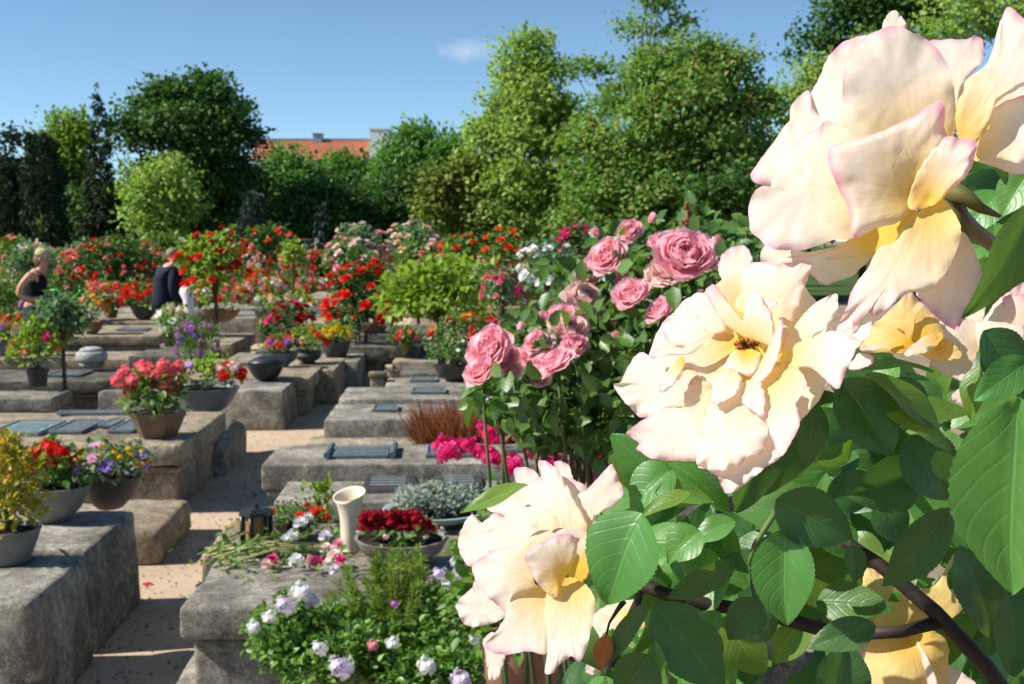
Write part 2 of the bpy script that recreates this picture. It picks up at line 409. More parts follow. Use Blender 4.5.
def tree(label, px, ytop, d, wpx, kind, mat, n=9000, name='tree', cat='tree', ylow=None, seed=None, group='trees around the cemetery', leafpx=5.2, lobes=None, gap=.5):
    seed = seed if seed is not None else int(px * 7 + ytop)
    rng = np.random.default_rng(seed); base = on_ground(px, d); H = z_at(ytop, d); W = wpx / F * d
    zl = z_at(ylow, d) if ylow else H * .08
    zl = max(zl, .1)
    root = empty(name, base, label, cat, group); leaf = leafpx / F * d
    sp = max(.2, d * .0085)
    if kind == 'broad':
        lb = []
        for i in range(lobes or 16):
            a = rng.uniform(0, 2 * math.pi); t = rng.uniform(0, 1) ** .8; z = zl + (H - zl) * (.14 + .70 * t)
            env = math.sin(math.pi * min(1, max(.12, .18 + .72 * t))) ** .6
            rr = W * .5 * env; q = rr * rng.uniform(.35, .72); lr = W * rng.uniform(.15, .25)
            lb.append((q * math.cos(a), q * math.sin(a), min(z, H - lr * .8), lr, min(lr, (H - zl) * .3) * rng.uniform(.75, 1)))
        lb.append((W * .06, 0, H - W * .17, W * .2, W * .17)); lb.append((-W * .1, 0, zl + (H - zl) * .45, W * .3, (H - zl) * .33))
        V, Fc = crown_points(rng, lb, n, leaf, sprad=sp)
        tops = [l[:3] for l in lb[:7]]
    elif kind == 'spire':              # fir or spruce: drooping tiers
        k = n // 20; t = 1 - np.sqrt(rng.uniform(0, 1, k)); a = rng.uniform(0, 2 * math.pi, k)
        tier = np.abs(np.modf(t * 15)[0] - .1); R0 = W * .5 * (1 - t) ** .9 * (.55 + .45 * (1 - tier)) * rng.uniform(.55, 1.1, k) + W * .015
        C = np.stack([R0 * np.cos(a), R0 * np.sin(a), zl + (H - zl) * t - R0 * .25], 1)
        P = np.repeat(C, 20, 0) + rng.normal(size=(k * 20, 3)) * np.repeat(np.maximum(.05, W * .05 * (1.15 - t)), 20)[:, None]
        T = np.repeat(np.stack([np.cos(a), np.sin(a), -.5 * np.ones(k)], 1), 20, 0) + unit(rng, k * 20) * .7
        V, Fc = batch('kite', P, T, unit(rng, len(P)) * .6 + np.array([0, 0, 1.]), leaf * rng.uniform(.6, 1.3, len(P))); tops = []
    elif kind == 'column':
        k = n // 22; t = rng.uniform(0, 1, k); a = rng.uniform(0, 2 * math.pi, k)
        prof = np.clip(np.sin(math.pi * (.10 + .84 * t)) ** .55, .05, 1) * (1 - .25 * t)
        R0 = W * .5 * prof * rng.uniform(.72, 1.06, k)
        C = np.stack([R0 * np.cos(a), R0 * np.sin(a), zl + (H - zl) * t], 1)
        P = np.repeat(C, 22, 0) + rng.normal(size=(k * 22, 3)) * W * .055
        T = np.repeat(np.stack([np.cos(a) * .5, np.sin(a) * .5, np.ones(k)], 1), 22, 0) + unit(rng, k * 22) * .6
        V, Fc = batch('kite', P, T, np.repeat(np.stack([np.cos(a), np.sin(a), .4 * np.ones(k)], 1), 22, 0) + unit(rng, k * 22) * .6, leaf * rng.uniform(.6, 1.3, len(P))); tops = []
    elif kind == 'tiers':              # explicit lobes in px offsets given by the caller
        lb = []
        for (lx, ly, lr, dy) in lobes:
            q = on_ground(lx, d); lb.append((q.x - base.x, dy, z_at(ly, d), lr / F * d, lr / F * d * .9))
        V, Fc = crown_points(rng, lb, n, leaf, sprad=sp); tops = [l[:3] for l in lb[:9]]
    limbs(H, max(.07, W * .035), tops, seed).build('trunk', BARK, root)
    ob('crown', mesh_np('crown', V, Fc, mat), root)
    return root

tree('dark round-headed conifer at the very edge beyond the roses', 12, 132, 52, 44, 'broad', T_CON, 6000, 'conifer_tree')
tree('narrow dark cypress shorter than its neighbours at the cemetery edge', 12, 168, 46, 22, 'column', T_CON, 3500, 'cypress_tree')
tree('stout dark columnar cypress beside the pale lime-green tree', 46, 138, 46, 44, 'column', T_CON, 6500, 'cypress_tree')
tree('pale lime-green tree showing between cypress and spruce', 68, 112, 60, 70, 'broad', T_LIME, 9000)
tree('tall thin dark spruce with pointed tip', 103, 82, 48, 54, 'spire', T_CON, 12000, 'spruce_tree', leafpx=3.2)
tree('broad dark-green deciduous tree, the biggest behind the red roses', 193, 82, 50, 132, 'tiers', T_DARK, 28000, lobes=[
  (165,112,24,0),(205,105,26,0),(232,120,20,-.4),(150,140,22,-1),(185,135,30,-1.2),(225,150,32,0),(245,185,24,.4),(200,180,40,-.5),(160,185,26,0),(240,215,22,0),(215,90,12,0),(170,95,12,0),(186,215,34,0)])
tree('bright yellow-green small tree in front of the broad dark tree', 162, 155, 43, 44, 'tiers', T_LIGHT, 5600, seed=5, lobes=[(150,182,10,0),(168,170,13,0),(158,200,15,-.3),(177,192,12,0),(148,216,13,0),(170,222,16,-.3),(182,212,9,0),(160,232,14,0)])
tree('dim rounded tree below the red roof', 285, 153, 66, 90, 'broad', T_MID, 14000, seed=11)
tree('mid-green tree under the dormer of the red roof', 336, 156, 70, 90, 'broad', T_MID, 10000, seed=23)
tree('leafy green tree standing below the white end wall of the house', 418, 124, 62, 84, 'broad', T_MID, 14000, seed=31)
tree('pale-green tree filling the gap by the golden yew', 452, 138, 60, 74, 'broad', T_MID, 9000, seed=37)
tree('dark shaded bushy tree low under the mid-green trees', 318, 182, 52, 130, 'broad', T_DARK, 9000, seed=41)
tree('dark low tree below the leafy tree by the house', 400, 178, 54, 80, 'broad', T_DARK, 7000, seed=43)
tree('small grey-green cypress, thin, among the far roses', 322, 203, 32, 11, 'column', T_BLUE, 1500, 'cypress_tree')
tree('dark blue-green round conifer bush beneath the broad dark tree', 255, 196, 38, 30, 'column', T_BLUE, 3000, 'conifer_bush')
tree('golden-green rounded yew with dark hollow beneath', 460, 163, 40, 66, 'tiers', T_YEW, 9000, 'yew_tree', lobes=[(450,190,20,0),(468,182,18,0),(444,212,18,0),(476,205,18,0),(460,228,16,0),(490,222,14,0)])
tree('little bright-green cypress at the foot of the golden yew', 428, 208, 32, 14, 'column', T_LIME, 1200, 'cypress_tree')
tree('tall light-green tree tapering to a narrow top', 522, 28, 40, 104, 'tiers', T_LIGHT, 28000, lobes=[
  (528,52,17,0),(520,76,18,0),(540,80,17,-.4),(512,105,20,.2),(540,112,22,-.6),(500,140,24,0),(530,148,26,-.8),(556,150,22,0),(492,175,24,0),(520,188,28,-.9),(550,192,26,-.4),(500,215,24,-.3),(535,225,26,-.5),(486,205,14,0),(560,122,16,0)])
tree('huge bushy chestnut tree with rusty tinges behind the pink roses', 668, 36, 36, 210, 'tiers', T_CHEST, 44000, lobes=[
  (692,62,24,0),(655,82,26,-.3),(728,72,24,0),(612,112,24,0),(675,110,34,-1),(742,112,30,0),(705,92,24,-.5),(590,150,28,0),(640,145,36,-1.2),(700,155,42,-.8),(750,160,26,.2),(600,190,34,-.6),(650,195,40,-1.2),(710,205,36,0),(752,200,20,.5),(585,225,28,0),(630,232,34,-.6),(685,232,30,0),(760,110,16,0)])
tree('loose thin-crowned tree whose upper branches rise over the chestnut', 640, -30, 44, 130, 'tiers', T_CHEST, 2600, lobes=[
  (655,8,15,0),(632,30,11,0),(668,38,12,0),(596,68,11,0),(614,76,9,0),(574,72,7,0),(650,-22,16,0),(684,22,8,0),(640,58,12,0)], leafpx=5)
tree('dark feathery pine rising behind the biggest rose', 862, -40, 46, 120, 'tiers', T_DARK, 12000, 'pine_tree', lobes=[(850,10,30,0),(822,38,20,0),(882,-5,32,0),(915,18,26,0),(870,40,26,-.5),(800,62,12,0),(840,70,24,0),(900,55,24,0)])
tree('light-green tree with broad crown behind the biggest rose', 900, -30, 38, 190, 'tiers', T_LIGHT, 24000, lobes=[
  (812,78,24,0),(800,108,30,0),(830,120,34,0),(860,60,26,.4),(800,150,30,0),(960,20,34,0),(1000,40,34,0),(930,45,26,0),(1030,20,30,0),(850,170,50,0),(920,140,50,0),(1000,130,50,0),(960,200,50,0),(880,225,44,0),(1030,210,50,0),(800,200,26,0),(985,5,34,0),(945,-8,30,0),(1030,-10,36,0)])
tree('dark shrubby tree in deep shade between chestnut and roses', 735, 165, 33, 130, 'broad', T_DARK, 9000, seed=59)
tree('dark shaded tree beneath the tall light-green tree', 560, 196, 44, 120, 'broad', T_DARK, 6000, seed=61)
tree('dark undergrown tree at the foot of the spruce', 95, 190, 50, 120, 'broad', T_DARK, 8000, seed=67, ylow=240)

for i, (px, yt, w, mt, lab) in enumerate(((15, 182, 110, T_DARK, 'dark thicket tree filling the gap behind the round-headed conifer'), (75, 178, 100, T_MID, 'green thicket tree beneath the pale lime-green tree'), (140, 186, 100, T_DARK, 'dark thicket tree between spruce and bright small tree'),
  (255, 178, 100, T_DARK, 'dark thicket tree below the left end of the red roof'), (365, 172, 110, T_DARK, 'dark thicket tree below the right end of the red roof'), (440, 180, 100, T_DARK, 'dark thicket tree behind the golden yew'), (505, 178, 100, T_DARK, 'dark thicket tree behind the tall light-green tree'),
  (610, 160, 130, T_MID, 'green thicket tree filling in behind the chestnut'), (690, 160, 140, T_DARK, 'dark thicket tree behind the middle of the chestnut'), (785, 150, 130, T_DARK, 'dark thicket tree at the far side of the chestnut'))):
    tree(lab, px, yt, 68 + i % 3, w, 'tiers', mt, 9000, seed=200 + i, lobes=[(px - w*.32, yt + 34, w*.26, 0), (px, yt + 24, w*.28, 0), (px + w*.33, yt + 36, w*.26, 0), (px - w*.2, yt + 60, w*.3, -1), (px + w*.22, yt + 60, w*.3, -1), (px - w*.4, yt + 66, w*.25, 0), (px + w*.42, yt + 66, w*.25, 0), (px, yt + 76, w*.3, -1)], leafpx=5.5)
for i, (px, yt, w, mt, lab) in enumerate(((-150, 70, 150, T_MID, 'broad mid-green tree further along the cemetery edge'), (-330, 110, 140, T_DARK, 'dark tree at the far corner of the cemetery edge'), (-520, 90, 160, T_MID, 'green tree standing alone past the corner of the cemetery'), (-60, 150, 90, T_DARK, 'dark low tree next to the round-headed conifer'),
  (1180, 40, 190, T_LIGHT, 'light-green tree beyond the rose bush'), (1400, 60, 190, T_MID, 'mid-green tree at the end of the far tree line'))):
    tree(lab, px, yt, 56, w, 'broad', mt, 7000, seed=300 + i, leafpx=6)
# ================================================================ far house
hb = on_ground(316, 200); hb.z = 0
house = empty('apartment_house', hb, 'long house with red tiled roof and white end wall beyond the trees', 'building')
wx = lambda p: (p - 316) / F * 200
zt, ze = z_at(137, 200), z_at(160, 200)
def tilemat():
    m, nt, N, L, out = new_mat('roof_tiles'); tc = N.new('ShaderNodeTexCoord'); v = tc.outputs['Object']
    w = N.new('ShaderNodeTexWave'); w.inputs['Scale'].default_value = 1.6; w.bands_direction = 'X'; L.new(v, w.inputs['Vector'])
    c = ramp(N, L, nz(N, L, .8, 6, .7, v), [(.35, (.27,.085,.05)), (.65, (.38,.13,.08))])
    c = mixc(N, L, mth(N, L, 'MULTIPLY', w.outputs['Fac'], .35), c, (.22,.06,.035))
    L.new(princ(N, L, c, .8, .2, bump(N, L, w.outputs['Fac'], .4, .1)).outputs[0], out.inputs[0]); return m
M_wall = plain('pale_render', (.62,.58,.50), .85, .2, .08, .5); M_white = plain('white_render', (.78,.78,.77), .8, .2, .05, .5)
M_pane = plain('window_glass', (.05,.06,.08), .1, .5, .1); M_zinc = plain('zinc', (.28,.32,.38), .5, .4, .1, 1)
x0, x1 = wx(256), wx(374)
m = MB(); m.box(x0, x1, 0, 11, 0, ze); wall = m.build('wall', M_wall, house, False)
for i in range(9):
    for k in range(3):
        cx = x0 + 1.6 + i * (x1 - x0 - 3.2) / 8; cz = 3 + k * 4.2
        m = MB(); m.box(cx - .6, cx + .6, -.06, -.003, cz, cz + 1.7); w = m.build('window', M_pane, house, False)
        m = MB(); m.box(cx - .75, cx + .75, -.14, -.063, cz - .12, cz - .003); m.build('sill', M_white, w, False)
m = MB(); o_ = .5
m.add([(x0 - o_, -o_, ze), (x1, -o_, ze), (x1, 5.5, zt), (x0 - o_, 5.5, zt), (x1, 11 + o_, ze), (x0 - o_, 11 + o_, ze)], [(0,1,2,3), (3,2,4,5), (0,3,5), (1,4,2), (0,5,4,1)])
roof = m.build('roof', tilemat(), house, False)
m = MB(); m.box(x0 - o_, x1, 5.2, 5.8, zt - .1, zt + .22); m.build('ridge', M_zinc, roof, False)
m = MB(); xa, xb = wx(310), wx(319); m.box(xa, xb, 4.6, 6.4, zt - .5, zt + .9); m.box(xa - .15, xb + .15, 4.45, 6.55, zt + .9, zt + 1.05); m.build('dormer', M_zinc, roof, False)
m = MB(); xa, xb = wx(371), wx(389); m.box(xa, xb, -.9, 12, 0, z_at(130, 200)); m.box(xa - .1, xb + .1, -1, 12.1, z_at(130, 200) + .003, z_at(130, 200) + .3); m.build('end_wall', M_white, house, False)
m = MB(); m.box(wx(380), wx(392), 3, 3.4, zt + .1, zt + .35); m.build('pipe', M_zinc, house, False)
# ================================================================ gravestones
S_GREY = stonemat('sandstone_grey', (.10,.092,.08), (.30,.275,.232), (.52,.48,.41), (.33,.33,.25), 1.0, .55)
S_TAN = stonemat('sandstone_tan', (.17,.13,.09), (.37,.30,.215), (.56,.48,.36), (.38,.33,.2), 1.0, .45)
S_DARK = stonemat('sandstone_sooty', (.05,.047,.042), (.13,.12,.105), (.27,.25,.21), (.22,.22,.17), 1.1, .65)
S_LICH = stonemat('sandstone_lichen', (.12,.10,.08), (.26,.22,.17), (.38,.33,.26), (.32,.20,.05), .8, .5)
S_PALE = stonemat('limestone_pale', (.34,.34,.33), (.52,.52,.50), (.66,.65,.62), None, 1.5, .2)
BRONZE = plain('bronze_patina', (.13,.17,.18), .5, .4, .35, 30, .35, .3)
VERDI = plain('bronze_verdigris', (.20,.31,.30), .65, .3, .3, 25, .2, .3)
BRONZED = plain('bronze_dark', (.075,.065,.06), .45, .4, .3, 30, .4, .3)
TOMBS = 0
RELIEF = plain('bronze_worn', (.30,.35,.36), .45, .5, .3, 40, .45, .2)
def plaque(parent, x, y, z, w, h, mat, rz=0, kind='rect', tilt=0):
    m = MB()
    if kind == 'rect':
        m.box(-w/2, w/2, -h/2, h/2, 0, .014); b = .012
        m.box(-w/2, w/2, -h/2, -h/2 + b, .0145, .024, 1); m.box(-w/2, w/2, h/2 - b, h/2, .0145, .024, 1)
        m.box(-w/2, -w/2 + b, -h/2 + b + .001, h/2 - b - .001, .0145, .024, 1); m.box(w/2 - b, w/2, -h/2 + b + .001, h/2 - b - .001, .0145, .024, 1)
        for i in range(5):
            yy = h * (-.3 + .15 * i); ww = w * (.36 - .05 * (i % 2)); m.box(-ww, ww, yy - h * .03, yy + h * .03, .0145, .020, 1)
    elif kind == 'scroll':
        m.box(-w*.36, w*.36, -h/2, h/2, 0, .016); m.tube([(-w*.42, -h*.55, .02), (-w*.42, h*.55, .02)], .02, 8); m.tube([(w*.42, -h*.55, .02), (w*.42, h*.55, .02)], .02, 8)
        for i in range(4): m.box(-w*.3, w*.3, h*(-.3+.18*i), h*(-.25+.18*i), .0165, .022, 1)
    else:                              # cartouche with rounded end
        n = 20; pts = [(-w/2, -h/2), (w/2 * .4, -h/2)]
        pts += [(w * .2 + w * .3 * math.sin(math.pi * i / n), -h/2 * math.cos(math.pi * i / n)) for i in range(1, n)] + [(w/2 * .4, h/2), (-w/2, h/2)]
        k = len(pts); m.add([(x_, y_, 0) for x_, y_ in pts] + [(x_ * .96, y_ * .96, .018) for x_, y_ in pts], [tuple(range(k, 2 * k))] + [(i, (i + 1) % k, k + (i + 1) % k, k + i) for i in range(k)])
        for i in range(5): m.box(-w*.36, w*.3, h*(-.32+.15*i), h*(-.26+.15*i), .0185, .024, 1)
    o = m.build('plaque', [mat, RELIEF], parent, False, (x, y, z), (tilt, 0, rz)); return o
def tomb(label, side, px, yf, yb, H, L=1.9, mat=None, style='slab', plaques=(), jit=0.0, amp=.0035, bev=.014, group='old stone graves in rows'):
    """side L: the row's inner end is its right end. (px, yf) pixel of the inner front corner of the top, yb row of its back edge"""
    global TOMBS
    TOMBS += 1; sd = TOMBS
    mat = mat or S_GREY
    p = G(px, yf, H); back = G(px, yb, H); D = max(.35, back.y - p.y)
    rz = ROWROT + R(jit); e = Vector((math.cos(rz), math.sin(rz), 0)); f = Vector((-e.y, e.x, 0))
    c = p + e * (L / 2 if side == 'R' else -L / 2) + f * (D / 2); c.z = 0
    root = empty('tomb', c, label, 'tomb', group, rz)
    if style == 'slab':                # body with a thicker moulded lid
        t = min(.15, H * .34)
        v, q = rough_block(L - .12, D - .12, H - t - .048, .012, amp, sd); m = MB(); m.add(v, q); m.build('base', mat, root)
        v, q = rough_block(L - .055, D - .055, .040, .014, amp * .6, sd + 20); m = MB(); m.add([(a, b, z + H - t - .045) for a, b, z in v], q); m.build('moulding', mat, root)
        v, q = rough_block(L, D, t, min(bev, t * .45), amp, sd + 50); m = MB(); m.add([(a, b, z + H - t) for a, b, z in v], q); m.build('slab', mat, root)
    elif style == 'block':
        v, q = rough_block(L, D, H, bev, amp * 1.2, sd, taper=.02); m = MB(); m.add(v, q); m.build('base', mat, root)
    elif style == 'plinth':            # block on a wider stepped foot with a lid
        v, q = rough_block(L + .16, D + .16, H * .22, .025, amp, sd + 9); m = MB(); m.add(v, q); m.build('foot', mat, root)
        v, q = rough_block(L - .08, D - .08, H * .5 - .006, .02, amp, sd); m = MB(); m.add([(a, b, z + H * .22 + .003) for a, b, z in v], q); m.build('base', mat, root)
        v, q = rough_block(L, D, H * .28, bev, amp, sd + 50); m = MB(); m.add([(a, b, z + H * .72) for a, b, z in v], q); m.build('slab', mat, root)
    elif style == 'barrel':            # half-round coped stone
        n = 14; m = MB(); prof = [(-D/2, 0)] + [(-D/2 * math.cos(math.pi * i / n), H * .45 + H * .55 * math.sin(math.pi * i / n)) for i in range(n + 1)] + [(D/2, 0)]
        k = len(prof); nx = 18
        for i in range(nx + 1):
            for (y, z) in prof:
                x = -L/2 + L * i / nx; nn = noise.noise_vector(Vector((x * 3 + sd, y * 3, z * 3))) * amp * 1.6; s = .95 if i in (0, nx) else 1
                m.v.append((x + nn.x, y * s + nn.y, z * s + nn.z))
        for i in range(nx):
            for j in range(k - 1): m.f.append((i*k + j, (i+1)*k + j, (i+1)*k + j + 1, i*k + j + 1)); m.mi.append(0)
        m.f.append(tuple(range(k))); m.f.append(tuple(nx*k + j for j in range(k - 1, -1, -1))); m.mi += [0, 0]
        m.build('slab', mat, root)
    for (u, v_, w, h, pm, kind) in plaques:
        plaque(root, -L/2 + u if side == 'R' else L/2 - u, -D/2 + v_ * D, H + .004, w, h, pm, R(random.Random(sd).uniform(-2, 2)), kind)
    return root
# ---- row beside the path on its near side, front to back
tomb('dark weathered block tomb, nearest of all, under the golden bush bowl', 'L', 35, 603, 553, .46, 1.9, S_GREY, 'block', amp=.006, bev=.028)
tomb('weathered block tomb carrying the bowl of red geraniums', 'L', 93, 549, 509, .46, 1.9, S_GREY, 'block', amp=.006, bev=.025)
tomb('low pale rounded stone block beside the yellow and violet bowl', 'L', 160, 530, 498, .20, .75, S_TAN, 'block', amp=.010, bev=.04)
tomb('big moulded slab tomb with green plaques and the coral geranium bowl', 'L', 182, 444, 411, .46, 2.7, S_TAN, 'slab', plaques=[(.50, .45, .16, .5, BRONZE, 'rect'), (.67, .55, .10, .3, BRONZE, 'rect'), (.86, .45, .22, .5, BRONZE, 'rect'), (1.18, .42, .34, .55, VERDI, 'rect'), (.75, .9, .9, .10, BRONZE, 'rect')], bev=.025)
tomb('rounded coped stone just behind the coral geranium bowl', 'L', 222, 432, 412, .34, 1.1, S_GREY, 'barrel')
tomb('sturdy block tomb under the lidded black bowl', 'L', 284, 391, 377, .37, 1.7, S_GREY, 'block', plaques=[(.75, .5, .3, .4, BRONZE, 'rect')])
tomb('pale slab tomb behind the lidded black bowl', 'L', 310, 378, 366, .39, 1.8, S_TAN, 'slab')
tomb('tan block tomb carrying the dark urn of red and yellow flowers', 'L', 336, 370, 358, .37, 1.8, S_TAN, 'block')
tomb('smooth tomb beneath the yellow marigold bowl', 'L', 360, 361, 352, .36, 1.6, S_GREY, 'block')
tomb('sooty tomb beneath the red geranium bowl by the lime bush', 'L', 386, 350, 338, .40, 1.6, S_DARK, 'slab')
tomb('low stone step at the foot of the sooty tomb', 'L', 382, 377, 371, .14, .9, S_TAN, 'block')
# ---- second row further over, front to back
tomb('wide grey slab behind the big moulded tomb, its end under the thin rose stem', 'L', 52, 398, 390, .36, 2.6, S_GREY, 'slab')
tomb('brown worn slab tomb beneath the tall green plant', 'L', 108, 381, 369, .36, 2.6, S_DARK, 'slab', plaques=[(.55, .5, .35, .4, BRONZED, 'rect')])
tomb('pale flat slab reaching beside the white stone lantern', 'L', 161, 359, 351, .36, 2.9, S_TAN, 'slab')
tomb('dark stone block under the lavender and white flower pot', 'L', 206, 356, 349, .40, .9, S_DARK, 'slab')
tomb('broad stepped tomb of two stacked slabs behind the white lantern', 'L', 158, 336, 325, .46, 1.6, S_TAN, 'plinth', plaques=[(.6, .5, .4, .4, BRONZE, 'rect')])
tomb('brown tomb under the mixed pink and yellow bowl', 'L', 232, 344, 333, .38, .95, S_TAN, 'slab')
tomb('long pale slab between orange pot and lidded black bowl', 'L', 250, 371, 363, .36, 1.1, S_TAN, 'slab')
tomb('grey tomb supporting the red geranium bowl near the man', 'L', 170, 322, 313, .46, 2.4, S_TAN, 'slab')
tomb('pale slab under the small pot of dark red flowers', 'L', 150, 312, 305, .46, 2.4, S_GREY, 'slab')
tomb('narrow grey slab between woman and orange flower bowl', 'L', 92, 318, 311, .46, 1.5, S_GREY, 'slab')
tomb('thin pale slab behind the salmon-coral flower bowl', 'L', 150, 297, 291, .50, 1.8, S_GREY, 'slab')
tomb('small block tomb glimpsed past the thin brown trunk', 'L', 262, 318, 311, .44, .8, S_GREY, 'block')
tomb('sooty slab just before the blue-grey slab by the red rose bush', 'R', 322, 347, 340, .44, 1.2, S_DARK, 'slab')
tomb('short tan slab end beside the marigold bowl tomb', 'R', 384, 366, 361, .22, .9, S_TAN, 'block')
tomb('flat slab beyond the man in the navy jacket', 'L', 196, 300, 294, .48, 2.6, S_TAN, 'slab')
tomb('grey tomb under the orange-red flower trough', 'L', 300, 308, 300, .48, 2.0, S_GREY, 'slab')
tomb('blue-grey slab tomb in front of the big red rose bush', 'R', 318, 334, 325, .50, 1.7, S_DARK, 'slab', plaques=[(.5, .5, .3, .4, BRONZE, 'rect')])
# ---- middle row running away to the far roses
for lab, px, yf, yb, H, m_ in (
    ('pale slab tomb left of the big red rose bush, lower of the pair', 300, 323, 314, .52, S_TAN), ('pale slab tomb above the lower one by the big red rose bush', 298, 309, 302, .52, S_GREY),
    ('light stone slab where the far path bends by the red roses', 300, 298, 291, .52, S_TAN), ('flat pale stone between the orange-red trough and the round red-white bush', 302, 286, 281, .55, S_TAN),
    ('small far slab under the orange begonias', 292, 277, 273, .58, S_GREY), ('far pale slab near the white-capped pillar', 312, 269, 265, .60, S_PALE)):
    tomb(lab, 'R', px, yf, yb, H, 1.3, m_, 'slab')
# ---- row on the other side of the path, front to back
tomb('grey moulded tomb holding the white-and-pink rose bouquet', 'R', 178, 607, 557, .46, 2.3, S_GREY, 'plinth', amp=.004, bev=.025)
tomb('lichen-spotted low slab beside the black grave lantern', 'R', 196, 556, 519, .40, 2.2, S_LICH, 'block', bev=.03)
tomb('smooth grey tomb with two dark rounded plaques', 'R', 268, 503, 475, .36, 2.4, S_GREY, 'block', plaques=[(.62, .62, .30, .5, BRONZED, 'cart'), (1.02, .62, .26, .5, BRONZED, 'cart')])
tomb('long slab tomb with four bronze plaques across its top', 'R', 261, 465, 445, .46, 2.8, S_GREY, 'slab', plaques=[(.55, .5, .46, .34, BRONZE, 'scroll'), (1.12, .5, .36, .34, BRONZE, 'rect'), (1.58, .55, .34, .12, BRONZE, 'rect'), (1.98, .5, .36, .34, BRONZE, 'rect')])
tomb('thin pale ledge stone behind the four-plaque slab', 'R', 303, 444, 436, .24, 2.2, S_TAN, 'block')
tomb('grey tomb with a green plaque behind the rusty grass', 'R', 321, 420, 404, .38, 2.4, S_GREY, 'block', plaques=[(.46, .6, .2, .3, BRONZE, 'rect'), (1.05, .6, .34, .26, VERDI, 'rect')])
tomb('wide slab tomb next to the square stone post', 'R', 338, 399, 387, .42, 2.4, S_GREY, 'slab', plaques=[(.75, .5, .3, .3, BRONZE, 'rect')])
tomb('slim grey slab just in front of the green daisy bowl', 'R', 384, 386, 378, .42, 2.0, S_GREY, 'slab', plaques=[(.35, .6, .25, .25, BRONZE, 'rect')])
tomb('low dark slab behind the green daisy bowl', 'R', 398, 374, 366, .36, 1.8, S_DARK, 'block')
tomb('crumbling reddish stone block deep under the lime bush', 'R', 392, 362, 354, .30, .7, S_TAN, 'block', amp=.018)
tomb('jagged grey stone under the lime bush', 'R', 410, 350, 343, .38, 1.4, S_DARK, 'block', amp=.018)
tomb('far grey slab behind the magenta flower standard', 'R', 500, 330, 322, .5, 2.2, S_GREY, 'slab')
tomb('pale slab behind the white rose standard', 'R', 520, 352, 343, .45, 2.4, S_TAN, 'slab')
tomb('dark slab hidden behind the pink rose bush', 'R', 505, 385, 372, .45, 2.6, S_DARK, 'slab')
tomb('tan slab behind the hot pink geraniums', 'R', 520, 468, 446, .40, 2.0, S_TAN, 'slab')
tomb('brown slab lying at the foot of the pink rose bush', 'R', 545, 425, 405, .42, 1.6, S_TAN, 'slab')
# square post and small stones
def post(label, px, py, H, w, mat, name='stone_post', cat='post', cap=True, d=None):
    p = G(px, py, 0) if d is None else on_ground(px, d); root = empty(name, p, label, cat, None, ROWROT)
    m = MB(); v, q = rough_block(w, w, H, .015, .005, int(px), .06); m.add(v, q); m.build('shaft', mat, root)
    if cap: m = MB(); v, q = rough_block(w * 1.25, w * 1.25, w * .35, .012, .004, int(px) + 3, .06); m.add([(a, b, c + H + .002) for a, b, c in v], q); m.build('cap', mat, root)
    return root
post('square mossy stone post standing at the corner of a slab tomb', 378, 425, .46, .13, S_LICH)
post('pale stone post by the pink rose bush', 549, 470, .62, .11, S_TAN)
post('dark wooden post carrying the magenta flowers', 505, 352, .68, .10, plain('dark_wood', (.035,.028,.022), .8, .2), 'wooden_post', 'post', False)
post('white-capped grey pillar among the far roses', 320, 250, 1.95, .26, S_PALE, 'stone_pillar', 'pillar', True, 38)
post('thin white marker post against the dark far trees', 283, 250, 1.95, .14, S_PALE, 'marker_post', 'post', False, 31)
post('dark slim obelisk beside the white-capped pillar', 310, 250, 1.7, .22, S_DARK, 'obelisk', 'obelisk', True, 32)
post('dark narrow memorial stone under the pink far roses', 372, 250, 1.6, .22, S_DARK, 'memorial_stone', 'memorial', True, 27)
# white round stone lantern
p = G(92, 367, .40); root = empty('stone_lantern', p, 'white round stone lantern with lid on the flat slab', 'lantern')
m = MB(); m.lathe([(.10, 0), (.13, .02), (.13, .06)], 20); m.build('foot', S_GREY, root)
m = MB(); m.lathe([(.145, .064), (.165, .09), (.16, .15), (.135, .17)], 24); m.build('body', S_PALE, root)
m = MB(); m.lathe([(.13, .172), (.11, .20), (.07, .215), (0.0, .22)], 24); m.build('lid', S_PALE, root)
# ================================================================ planters and garden plants
L_GER = leafmat('geranium_leaf', (.06,.14,.02), (.10,.20,.035), (.16,.27,.05))
L_DK = leafmat('rose_leaf_dark', (.035,.085,.02), (.06,.13,.03), (.09,.18,.04))
L_MID = leafmat('garden_leaf', (.06,.13,.025), (.105,.20,.04), (.16,.27,.06))
L_LIME = leafmat('lime_leaf', (.13,.22,.02), (.20,.31,.035), (.28,.38,.06), trans=.4)
L_GOLD = leafmat('golden_leaf', (.24,.22,.02), (.34,.30,.03), (.46,.34,.05), (.20,.24,.03), trans=.35)
L_BLUE = leafmat('blue_green_leaf', (.08,.15,.075), (.13,.22,.11), (.20,.30,.17))
L_GREY = leafmat('silver_leaf', (.22,.27,.25), (.32,.37,.34))
L_RUST = leafmat('rusty_grass', (.16,.05,.03), (.25,.075,.035), (.36,.13,.06), (.20,.12,.05), trans=.2)
L_FIR = leafmat('heather_needle', (.10,.18,.025), (.17,.26,.04), (.25,.33,.06), trans=.3)
L_LAV = leafmat('lavender_spike', (.14,.07,.16), (.22,.13,.25), (.12,.14,.06))
B_RED = bloommat('bloom_red', (.62,.008,.008), (.80,.03,.015)); B_DRED = bloommat('bloom_dark_red', (.28,.005,.015), (.45,.01,.02))
B_ORED = bloommat('bloom_orange_red', (.80,.035,.008), (.85,.08,.014)); B_ORA = bloommat('bloom_orange', (.82,.25,.03), (.85,.40,.08))
